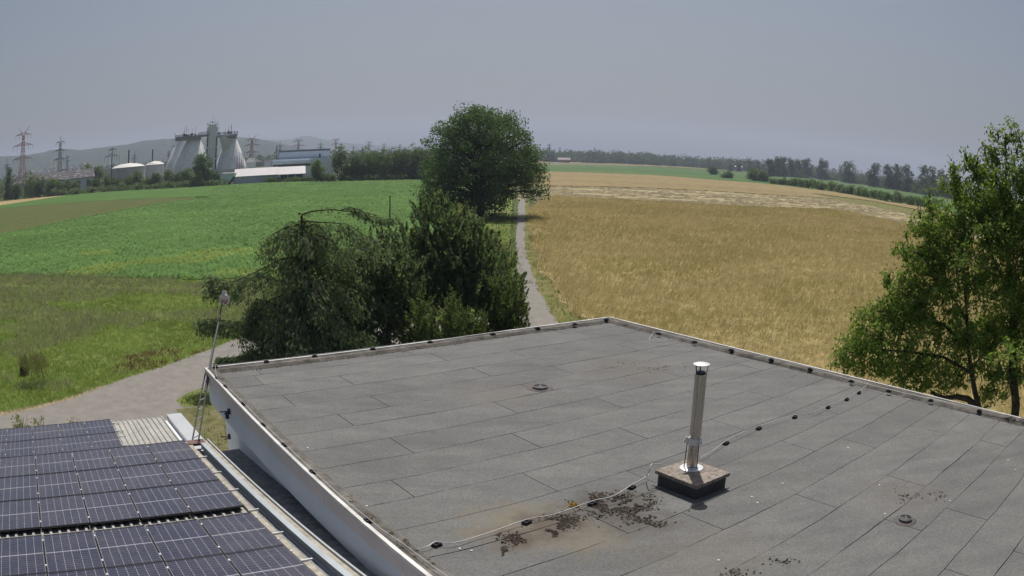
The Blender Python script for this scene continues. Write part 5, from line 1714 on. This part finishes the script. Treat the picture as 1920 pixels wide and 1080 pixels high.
def steel():
    t = NT('stainless_steel')
    f = t.noise(5, 4, .6, stretch=(1, 1, .12))
    t.set(t.ramp(f, [(0.3, (.42, .40, .37)), (0.7, (.58, .56, .53))]), t.ramp(f, [(0.3, .22), (0.7, .36)]), 1.0, .5)
    return t.m
M['steel'] = steel()
M['steel_pale'] = plain('pale_galvanised_sheet', (.70, .71, .73), .4, .4, .08, 3, .5)
cb = at(1296.5, 877, RZ + .28)
CHI = thing('chimney', 'tall stainless steel chimney pipe with a disc cap', 'chimney', (cb.x, cb.y, RZ + .276))
zb = RZ + .277
hcap = RZ + 2.03
hclamp = RZ + .76
MB().lathe([(.20, 0), (.20, .012), (.13, .03)], Vector((cb.x, cb.y, zb)), 32).build('base_plate', M['steel_pale'], CHI, smooth=True)
MB().lathe([(.088, .02), (.088, hclamp - zb + .02)], Vector((cb.x, cb.y, zb)), 32).build('lower_pipe', M['steel'], CHI, smooth=True)
MB().lathe([(.097, hclamp + .03), (.097, hcap - .24), (.101, hcap - .24), (.101, hcap - .16), (.086, hcap - .155)], Vector((cb.x, cb.y, 0)), 32).build('upper_pipe', M['steel'], CHI, smooth=True)
UP_ = [o for o in CHI.children if o.name.startswith('upper_pipe')][0]; LP_ = [o for o in CHI.children if o.name.startswith('lower_pipe')][0]
for z in (zb + .3, zb + .58, hclamp + .18, hcap - .32):
    r_ = .091 if z < hclamp else .1
    MB().lathe([(r_ - .004, 0), (r_, .004), (r_, .014), (r_ - .004, .018)], Vector((cb.x, cb.y, z)), 32).build('seam_band', M['steel'], LP_ if z < hclamp else UP_, smooth=True)
c_ = Vector((cb.x, cb.y, hclamp))
mb = MB().lathe([(.104, -.055), (.108, -.05), (.108, .05), (.104, .055)], c_, 32)
CL_ = mb.build('clamp', M['steel_pale'], CHI, smooth=True)
for k in range(3):
    a = PSI + .4 + k * 2 * math.pi / 3
    d = Vector((math.cos(a), math.sin(a), 0))
    MB().beam(c_ + d * .105, c_ + d * .17 + Vector((0, 0, .03)), .03, .1).build('clamp_lug', M['steel_pale'], CL_)
    MB().tube([c_ + d * .12 - Vector((0, 0, .03)), Vector((cb.x, cb.y, zb)) + d * .13], .008, 6).build('stay_rod', M['dark'], CL_)
    d2 = Vector((math.cos(a + .5), math.sin(a + .5), 0))
    MB().beam(Vector((cb.x, cb.y, hcap - .2)) + d2 * .085, Vector((cb.x, cb.y, hcap - .008)) + d2 * .115, .022, .006).build('cap_strut', M['dark'], CHI)
MB().lathe([(.085, hcap - .155), (.07, hcap - .13), (.068, hcap - .12)], Vector((cb.x, cb.y, 0)), 28).build('flue_mouth', M['dark'], UP_, smooth=True)
MB().lathe([(.135, -.006), (.137, 0), (.1, .010), (.01, .022)], Vector((cb.x, cb.y, hcap)), 36).build('cap', M['steel_pale'], CHI, smooth=True)

# roof drains
M['rust'] = plain('rusty_flange', (.115, .102, .096), .9, 0, .3, 9, .2)
M['strainer'] = plain('strainer_grey', (.17, .165, .165), .75, 0, .3, 30, .3)
for x, y, r_, lab in ((1013, 728, .17, 'round roof drain between the felt sheets far from the chimney'), (1697, 976, .125, 'round roof drain with rusty flange near the chimney plinth')):
    c_ = at(x, y, RZ)
    D_ = thing('roof_drain', lab, 'drain', c_, 'roof drains')
    MB().lathe([(r_ * 1.75, .002), (r_ * 1.7, .006), (r_ * 1.0, .008)], c_, 30).build('flange', M['rust'], D_, smooth=True)
    MB().lathe([(r_, .009), (r_, .05), (r_ * .92, .058), (r_ * .86, .05), (r_ * .86, .02)], c_, 30).build('rim', M['strainer'], D_, smooth=True)
    MB().lathe([(r_ * .85, .03), (r_ * .6, .056), (r_ * .2, .068), (.004, .07)], c_, 24).build('strainer', M['strainer'], D_, smooth=True)
    ST_ = [o for o in D_.children if o.name.startswith('strainer')][0]
    for k in range(10):
        a = 2 * math.pi * k / 10
        d = Vector((math.cos(a), math.sin(a), 0))
        MB().beam(c_ + d * r_ * .2 + Vector((0, 0, .073)), c_ + d * r_ * .8 + Vector((0, 0, .05)), .008, .008).build('slot_rib', M['dark'], ST_)

# leaf litter and droppings
def litter():
    cl = [(1150, 948, 60, 17, 300), (1190, 945, 40, 16, 160), (1120, 935, 35, 12, 120), (1040, 985, 32, 12, 150), (1060, 975, 40, 12, 110), (1025, 1000, 26, 8, 90), (965, 1010, 26, 9, 90), (935, 1030, 22, 9, 50), (1215, 985, 35, 8, 90), (1205, 970, 25, 12, 60),
          (1700, 925, 18, 18, 36), (1750, 930, 22, 12, 26), (1475, 1050, 30, 10, 30), (1380, 1075, 30, 8, 22), (1040, 740, 60, 14, 0), (1235, 690, 45, 7, 22), (1165, 683, 50, 6, 16), (1160, 955, 90, 35, 60)]
    C = []
    for x, y, sx, sy, n in cl:
        for _ in range(int(n * 4.2)):
            px, py = x + random.gauss(0, sx * .55), y + random.gauss(0, sy * .55)
            q_ = at(px, py, RZ + .004)
            nn = vnoise(np.array([[q_.x, q_.y]]), .22, 61)[0] * .6 + vnoise(np.array([[q_.x, q_.y]]), .08, 62)[0] * .4
            if nn > .5: C.append(tuple(q_))
    edge = []
    for _ in range(420):
        edge.append(tuple(Q(random.uniform(UA, UB), V1 - .034 - KW - abs(random.gauss(0, .05)), RZ + .004)))
    for _ in range(260):
        edge.append(tuple(Q(UB - abs(random.gauss(0, .05)) + .02, random.uniform(1, V1 - .4), RZ + .004)))
    C = np.array(C + edge)
    N = len(C)
    s_ = .008 + .034 * rng.random(N) ** 2
    A = rng.normal(0, 1, (N, 3)) * np.array((1, 1, .25))
    V, F = quads(C + np.array((0, 0, .008)) * rng.random((N, 1)), A, s_ * 1.6, s_, 3.0)
    V[:, 2] = np.maximum(V[:, 2], RZ + .002)
    o = nmesh('leaf_litter', V, F, foliage('dead_leaf_litter', (.03, .024, .022), (.06, .048, .04), .05, (.12, .09, .05)))
    tag(o, 'dark dead leaf litter and moss crumbs on the roof felt', 'litter', kind='stuff')
litter()
o = nmesh('moss', *blob_leaves([(at(1080, 947, RZ + .01), (.10, .07, .015))], 120, .03, .05, .5, .2, .2, 0, 10), foliage('dry_yellow_leaves', (.30, .20, .05), (.42, .30, .08), .1))
tag(o, 'small yellow dead plant beside the white wire', 'plant', kind='stuff')
# moss cushions growing along the kerb above the solar roof
mc = []
for k in range(20):
    mc.append((Q(U0 + .12 + random.uniform(0, .14), random.uniform(6.5, 11.5), ZK), (.05, .09, .012)))
o = nmesh('kerb_moss', *blob_leaves(mc, 700, .02, .022, .5, .2, .25, .6, 12), foliage('kerb_moss_green', (.09, .085, .03), (.17, .15, .06), .1))
tag(o, 'dry moss and small weeds along the kerb above the solar panels', 'moss', kind='stuff')
M['pebble'] = plain('white_pebble', (.78, .77, .74), .6, 0, .05, 30)
for x, y in ((862, 1029), (884, 1033), (688, 949.5), (577, 840), (1347, 1051), (1410, 932), (1649, 910), (1659, 964), (1781, 939.5), (1890, 863), (1904, 881), (1420, 943), (1590, 840), (1467, 907)):
    p = at(x, y, RZ)
    mb = MB(); n = 8; vs = []
    for j, (z, r_) in enumerate(((0, .012), (.006, .018), (.013, .012))):
        for k in range(n):
            a = 2 * math.pi * k / n
            vs.append(p + Vector((math.cos(a) * r_ * random.uniform(.8, 1.25), math.sin(a) * r_ * random.uniform(.8, 1.25), z)))
    fs = [(j * n + k, j * n + (k + 1) % n, (j + 1) * n + (k + 1) % n, (j + 1) * n + k) for j in range(2) for k in range(n)] + [tuple(2 * n + k for k in range(n)), tuple(range(n - 1, -1, -1))]
    o = mb.add(vs, fs).build('white_pebble', M['pebble'], None)
    tag(o, 'tiny white pebble lying loose on the roof felt', 'pebble', 'white pebbles on the roof')

# ------------------------------------------------------------------ hangar with solar panels
HR = -.02                                            # the hangar stands a degree askew
HK = .916                                            # scales the hangar's image-derived coordinates about the camera, bringing it nearer
def HQ(u, v, z):
    return Q((u + HR * (v - 13)) * HK, v * HK, z)
HEV = (EV + EU * HR).normalized()
HEU = Vector((HEV.y, -HEV.x, 0))
def ZU(v):                                           # upper roof surface
    return CH - (5.30 + .088 * v) * HK
def ZL(v):                                           # lower roof beyond the step
    return CH - (8.50 + .06 * (v - 23.2)) * HK
M['cladding'] = NT('fibre_cement').m
def clad():
    t = NT('weathered_trapezoid_sheet')
    a = t.ramp(t.noise(1.6, 6, .7), [(0.3, (.29, .285, .26)), (0.7, (.46, .455, .425))])
    b = t.ramp(t.noise(9, 5, .7), [(0.45, 0.0), (0.7, .6)])
    return t.set(t.mix(b, a, (.20, .185, .14)), .75, 0, .3)
M['cladding'] = clad()
M['flash'] = plain('white_flashing', (.47, .49, .50), .45, .1, .06, 1.2, .4)
M['trayblue'] = plain('grey_cable_tray', (.40, .44, .47), .5, .2, .1, 1.5, .4)
M['stripbeige'] = plain('dirty_beige_strip', (.36, .335, .28), .8, 0, .3, 5, .2)
def valley():
    t = NT('wet_valley_felt')
    a = t.ramp(t.noise(6, 7, .75), [(0.35, (.13, .14, .15)), (0.6, (.26, .27, .28)), (0.75, (.5, .5, .5))])
    return t.set(a, .8, 0, .3)
M['valley'] = valley()

HG = thing('hangar', 'low hangar with a ribbed pale roof under the solar panels', 'hangar', HQ(-6, 14, 0))
def ribbed(name, u0, u1, v0, v1, zf, parent):
    mb = MB(); pitch = .207
    n = int((u1 - u0) / pitch)
    prof = []
    for i in range(n):
        b = u0 + i * pitch
        prof += [(b, 0), (b + .115, 0), (b + .138, .038), (b + .184, .038)]
    prof.append((u0 + n * pitch, 0))
    vs = [HQ(u, v, zf(v) + z) for v in (v0, v1) for u, z in prof] + [HQ(u, v, zf(v) - .05) for v in (v0, v1) for u in (prof[0][0], prof[-1][0])]
    m = len(prof)
    fs = [(i, i + 1, m + i + 1, m + i) for i in range(m - 1)]
    mb.add(vs, fs)
    return mb.build(name, M['cladding'], parent)
ribbed('upper_roof', -9.0, 3.78, 3.0, 18.95, ZU, HG)
ribbed('lower_roof', -11.5, 4.42, 18.5, 26.9, ZL, HG)
mb = MB()
def hprism(mb, u0, u1, v0, v1, z0a, z0b, z1a, z1b):
    """box whose bottom and top follow a slope: a at v0, b at v1"""
    q = [HQ(u0, v0, z0a), HQ(u1, v0, z0a), HQ(u1, v1, z0b), HQ(u0, v1, z0b), HQ(u0, v0, z1a), HQ(u1, v0, z1a), HQ(u1, v1, z1b), HQ(u0, v1, z1b)]
    return mb.add(q, [(3, 2, 1, 0), (4, 5, 6, 7), (0, 1, 5, 4), (1, 2, 6, 5), (2, 3, 7, 6), (3, 0, 4, 7)])
hprism(MB(), -8.9, 4.30, 3.1, 18.8, 0, 0, ZU(3.1) - .08, ZU(18.8) - .08).build('wall', M['render'], HG)
hprism(MB(), -11.3, 4.5, 18.85, 26.7, 0, 0, ZL(18.85) - .08, ZL(26.7) - .08).build('lower_wall', M['render'], HG)
hprism(MB(), 4.42, 5.02, 20.5, 26.95, ZL(20.5) - .05, ZL(26.95) - .05, ZL(20.5) + .07, ZL(26.95) + .07).build('verge_flashing', M['flash'], HG)
def strip(name, u0, u1, v0, v1, dz0, dz1, mat):
    return hprism(MB(), u0, u1, v0, v1, ZU(v0) + dz0, ZU(v1) + dz0, ZU(v0) + dz1, ZU(v1) + dz1).build(name, mat, HG)
strip('gutter_floor', 3.62, 3.835, 3.2, 18.7, -.12, -.08, M['felt_dark'])
strip('pale_rib', 3.50, 3.62, 3.2, 18.7, -.02, .06, M['stripbeige'])
strip('cable_tray', 3.84, 3.965, 3.2, 18.6, -.02, .11, M['trayblue'])
strip('dark_channel', 3.966, 3.99, 3.2, 18.6, -.05, .05, M['felt_dark'])
strip('beige_strip', 3.991, 4.10, 3.2, 18.9, -.03, .075, M['stripbeige'])
strip('white_strip', 4.105, 4.14, 3.2, 18.9, -.03, .12, M['flash'])
# the dark gutter valley against the white wall
def ZV(v): return CH - (6.0 + .103 * (v - 10.5))
def edge_u(v): return (4.14 + HR * (v / HK - 13)) * HK + .006
mbv, mbs, mbp = MB(), MB(), MB()
for i in range(12):
    va, vb = 3 + (17.6 - 3) * i / 12, 3 + (17.6 - 3) * (i + 1) / 12
    mbv.add([Q(edge_u(va), va, ZV(va)), Q(U0 + .335, va, ZV(va) + .02), Q(U0 + .335, vb, ZV(vb) + .02), Q(edge_u(vb), vb, ZV(vb))], [(0, 1, 2, 3)])
    mbs.add([Q(edge_u(va), va, ZV(va)), Q(edge_u(vb), vb, ZV(vb)), Q(edge_u(vb) - .004, vb, ZU(vb / HK) + .07), Q(edge_u(va) - .004, va, ZU(va / HK) + .07)], [(0, 1, 2, 3)])
mbv.build('valley', M['valley'], HG)
mbs.build('valley_side', M['stripbeige'], HG)
mbp.tube([Q(edge_u(3.2) + .12, 3.2, ZV(3.2) + .06), Q(edge_u(17.4) + .12, 17.4, ZV(17.4) + .06)], .035, 8).build('gutter_pipe', M['trayblue'], HG, smooth=True)
for k in range(9):                                 # small shims beside the tray
    v = 17.4 - k * 1.35
    hprism(MB(), 3.47, 3.70, v, v + .04, ZU(v) + .065, ZU(v + .04) + .065, ZU(v) + .09, ZU(v + .04) + .09).build('rail_end', M['steel_pale'], HG)

def cellmat():
    t = NT('solar_cells')
    sep = t.n('ShaderNodeSeparateXYZ')
    t.t.links.new(t.pos(True), sep.inputs[0])
    x, y = sep.outputs[0], sep.outputs[1]
    def line(v, period, off, width):
        f = t.math('FRACT', t.math('DIVIDE', t.math('ADD', v, off), period))
        d = t.math('ABSOLUTE', t.math('SUBTRACT', f, .5))
        return t.math('GREATER_THAN', d, .5 - width / period / 2)
    colm = line(x, .1675, .5025 + 10 * .1675, .0055)
    row = line(y, .085, .8075 + 10 * .085, .004)
    mid = t.math('LESS_THAN', t.math('ABSOLUTE', y), .011)
    bus = t.math('GREATER_THAN', t.math('ABSOLUTE', t.math('SUBTRACT', t.math('FRACT', t.math('DIVIDE', t.math('ADD', y, 10.0), .085)), .5)), .30)
    cell = t.mix(bus, (.016, .017, .038), (.034, .036, .066))
    cell = t.mix(t.math('MULTIPLY', row, .35), cell, (.30, .30, .34))
    c = t.mix(t.math('MAXIMUM', colm, mid), cell, (.40, .40, .44))
    dust = t.math('ADD', t.noise(2.2, 5, .65), t.math('MULTIPLY', t.math('SUBTRACT', t.n('ShaderNodeObjectInfo').outputs['Random'], .5), .22))
    c = t.mix(t.ramp(dust, [(0.3, .03), (0.75, .14)]), c, (.30, .28, .26))
    t.set(c, t.ramp(dust, [(0.3, .16), (0.75, .34)]), 0, .5)
    return t.m
M['cells'] = cellmat()
M['frame'] = plain('gap_shade_frame', (.06, .06, .065), .45, .4, .1, 3)  # frame colour darkened to stand in for the deep shadow between panels
PW, PL = 1.043, 1.652
panel0 = thing('solar_panel', 'x', 'solar panel', (0, 0, 0))
glass0 = MB().box((0, 0, .0), (PW - .03, PL - .03, .02)).build('glass', M['cells'], panel0)
mb = MB()
for s_ in (-1, 1):
    mb.box((s_ * (PW / 2 - .0075), 0, 0), (.0148, PL, .036)); mb.box((0, s_ * (PL / 2 - .0075), 0), (PW - .031, .0148, .036))
frame0 = mb.build('frame', M['frame'], panel0)
for s_ in (-.55, .55):
    MB().box((PW / 2 + .009, s_, .016), (.03, .07, .014)).build('clamp', M['steel_pale'], frame0)
pu = [False]
def panel(u, v, zf, label, group, lift):
    """centre u, v; tilted to follow the roof"""
    v0, v1 = v - PL / HK / 2, v + PL / HK / 2
    a, b = HQ(u, v0, zf(v0) + lift), HQ(u, v1, zf(v1) + lift)
    Y = (b - a).normalized(); X = HEU.copy(); Z = X.cross(Y).normalized()
    if not pu[0]:
        o = panel0; pu[0] = True
    else:
        o = copy_tree(panel0)
    m = Matrix((X, Y, Z)).transposed().to_4x4(); m.translation = (a + b) / 2
    o.matrix_world = m
    o['label'] = label; o['group'] = group
GZ = lambda v: ZU(v)
cols = 1.155
for c_ in range(8):
    u = 3.44 - PW / HK / 2 - c_ * cols
    for r_, (vc, lb) in enumerate(((14.45, 'solar panel in the middle block, row next to the rib gap'), (16.27, 'solar panel in the centre row of the middle block'), (18.09, 'solar panel in the middle block, row next to the roof step'))):
        panel(u, vc, GZ, lb, 'middle block of solar panels, row %d' % (r_ + 1), .11)
    for r_, (vc, lb) in enumerate(((12.22, 'solar panel of the first block, row next to the rib gap'), (10.41, 'solar panel of the first block, second row from the rib gap'), (8.60, 'solar panel of the first block, third row from the rib gap'), (6.79, 'solar panel of the first block, last row from the rib gap'))):
        panel(u + .01, vc, GZ, lb, 'first block of solar panels, row %d' % (r_ + 1), .11)
for c_ in range(8):
    u = 2.0 - PW / HK / 2 - c_ * 1.15
    for r_, (vc, lb) in enumerate(((26.0, 'solar panel on the lower roof, row along the eave'), (24.18, 'solar panel on the lower roof, row near the step'))):
        panel(u, vc, ZL, lb, 'solar panels on the lower roof, row %d' % (r_ + 1), .10)
mb = MB()
for k in range(4):
    v = (26.5, 25.4, 24.7, 23.6)[k]
    for_ = hprism(MB(), -7.4, 2.34, v, v + .04, ZL(v) + .04, ZL(v) + .04, ZL(v) + .075, ZL(v) + .075).build('panel_rail', M['steel_pale'], HG)

# ------------------------------------------------------------------ windsock mast
def mast():
    base = HQ(4.05, 18.75, ZU(18.75) + .12)
    base = at(366, 828, ZU(18.5) + .06)
    touch = at(389, 694, RZ + .12)
    ca = Q(U0 - .06, V1 + .04, 0)
    touch = pr(390.5, 692, math.hypot(ca.x, ca.y))
    d = (touch - base).normalized()
    # length so that the head stands as high as seen
    best = min(((((base + d * L_) - Vector((0, 0, CH))).normalized() - ray(414, 585)).length, L_) for L_ in np.linspace(3, 9, 200))
    L_ = best[1]
    top = base + d * L_
    th = thing('windsock_mast', 'leaning lattice ladder mast against the white building corner', 'mast', base)
    side = d.cross(Vector((0.2, 1, 0))).normalized()
    Lf = (touch - base).length + .1
    M['mast'] = plain('dark_mast_steel', (.10, .10, .105), .6, .3, .2, 4)
    for s_ in (-1, 1):
        MB().tube([base + side * (s_ * .13), base + d * Lf + side * (s_ * .09)], .022, 7).build('rail', M['mast'], th)
    for k in range(8):
        p = base + d * (Lf * (k + .5) / 8.2)
        w = .13 - .04 * k / 8
        MB().tube([p - side * w, p + side * w], .013, 6).build('rung', M['steel_pale'], th)
    MB().tube([base + d * (Lf - .9) - side * .06, base + d * (Lf + 1.2) - side * .03, top], [.035, .032, .022], 8).build('pole', M['mast'], th)
    MB().box(base + Vector((0, 0, -.03)), (.5, .28, .06), (HEU, HEV, Vector((0, 0, 1)))).build('foot_plate', plain('rusty_plate', (.16, .10, .09), .8, 0, .2, 4), th)
    # hoop and limp sock
    rg = math.hypot(top.x, top.y)
    hp_ = pr(417, 575, rg)
    top2 = base + d * (L_ + .02)
    hc = pr(421, 562, rg)
    ra, rw_ = radial(421, rg)
    r_ = (pr(430, 562, rg) - hc).length
    pts = [hc + ra * (r_ * math.cos(a)) + (Vector((0, 0, 1)) * .9 - rw_ * .4) * (r_ * math.sin(a)) for a in np.linspace(0, 2 * math.pi, 29)]
    ws = thing('windsock', 'limp faded pink and white windsock on a white hoop', 'windsock', hc)
    MB().tube(pts, .022, 7).build('hoop', M['flash'], ws, smooth=True)
    MB().tube([top, pr(421, 540, rg)], [.02, .014], 7).lathe([(.03, 0), (.035, .04), (.01, .08)], pr(421, 541, rg), 8).build('spindle', M['mast'], ws)
    n = 14; vs = []
    prof = [(543.5, .25, 0), (547, .55, 0), (552, .8, 0), (557, .95, .3), (562, .85, .8), (567, .6, 1.2), (570, .35, 1.4)]
    for j, (y, rr, sx) in enumerate(prof):
        c_ = pr(420 + sx * 2, y, rg)
        for k in range(n):
            a = 2 * math.pi * k / n
            q = .72 * rr * r_ * (1 + .18 * math.sin(3 * a + j)) 
            vs.append(c_ + ra * (q * math.cos(a)) + rw_ * (q * .7 * math.sin(a)))
    fs = [(j * n + k, j * n + (k + 1) % n, (j + 1) * n + (k + 1) % n, (j + 1) * n + k) for j in range(len(prof) - 1) for k in range(n)]
    t = NT('faded_windsock_cloth')
    sep = t.n('ShaderNodeSeparateXYZ'); t.t.links.new(t.pos(), sep.inputs[0])
    z0 = pr(420, 560, rg).z
    f = t.ramp(t.math('ADD', t.math('MULTIPLY', t.math('SUBTRACT', z0, sep.outputs[2]), 4.0), t.math('MULTIPLY', t.noise(9, 3), .6)), [(0.2, (.66, .60, .54)), (0.4, (.42, .29, .26)), (0.7, (.26, .17, .16))])
    t.set(f, .85, 0, .1)
    MB().add(vs, fs).build('sock', t.m, ws, smooth=True)
mast()

# ------------------------------------------------------------------ the hazy summer air
def haze():
    m = bpy.data.materials.new('summer_haze')
    m.use_nodes = True
    nt = m.node_tree
    for n_ in list(nt.nodes):
        if n_.type == 'BSDF_PRINCIPLED': nt.nodes.remove(n_)
    v = nt.nodes.new('ShaderNodeVolumePrincipled')
    v.inputs['Color'].default_value = (.70, .80, 1.0, 1)
    v.inputs['Density'].default_value = .00016
    v.inputs['Anisotropy'].default_value = 0.35
    nt.links.new(v.outputs[0], nt.nodes['Material Output'].inputs['Volume'])
    mb = MB().box((0, 1500, 219), (19000, 19000, 440))
    o = mb.build('haze', m)
    tag(o, 'pale blue summer haze over the plain', 'haze', kind='stuff')
haze()
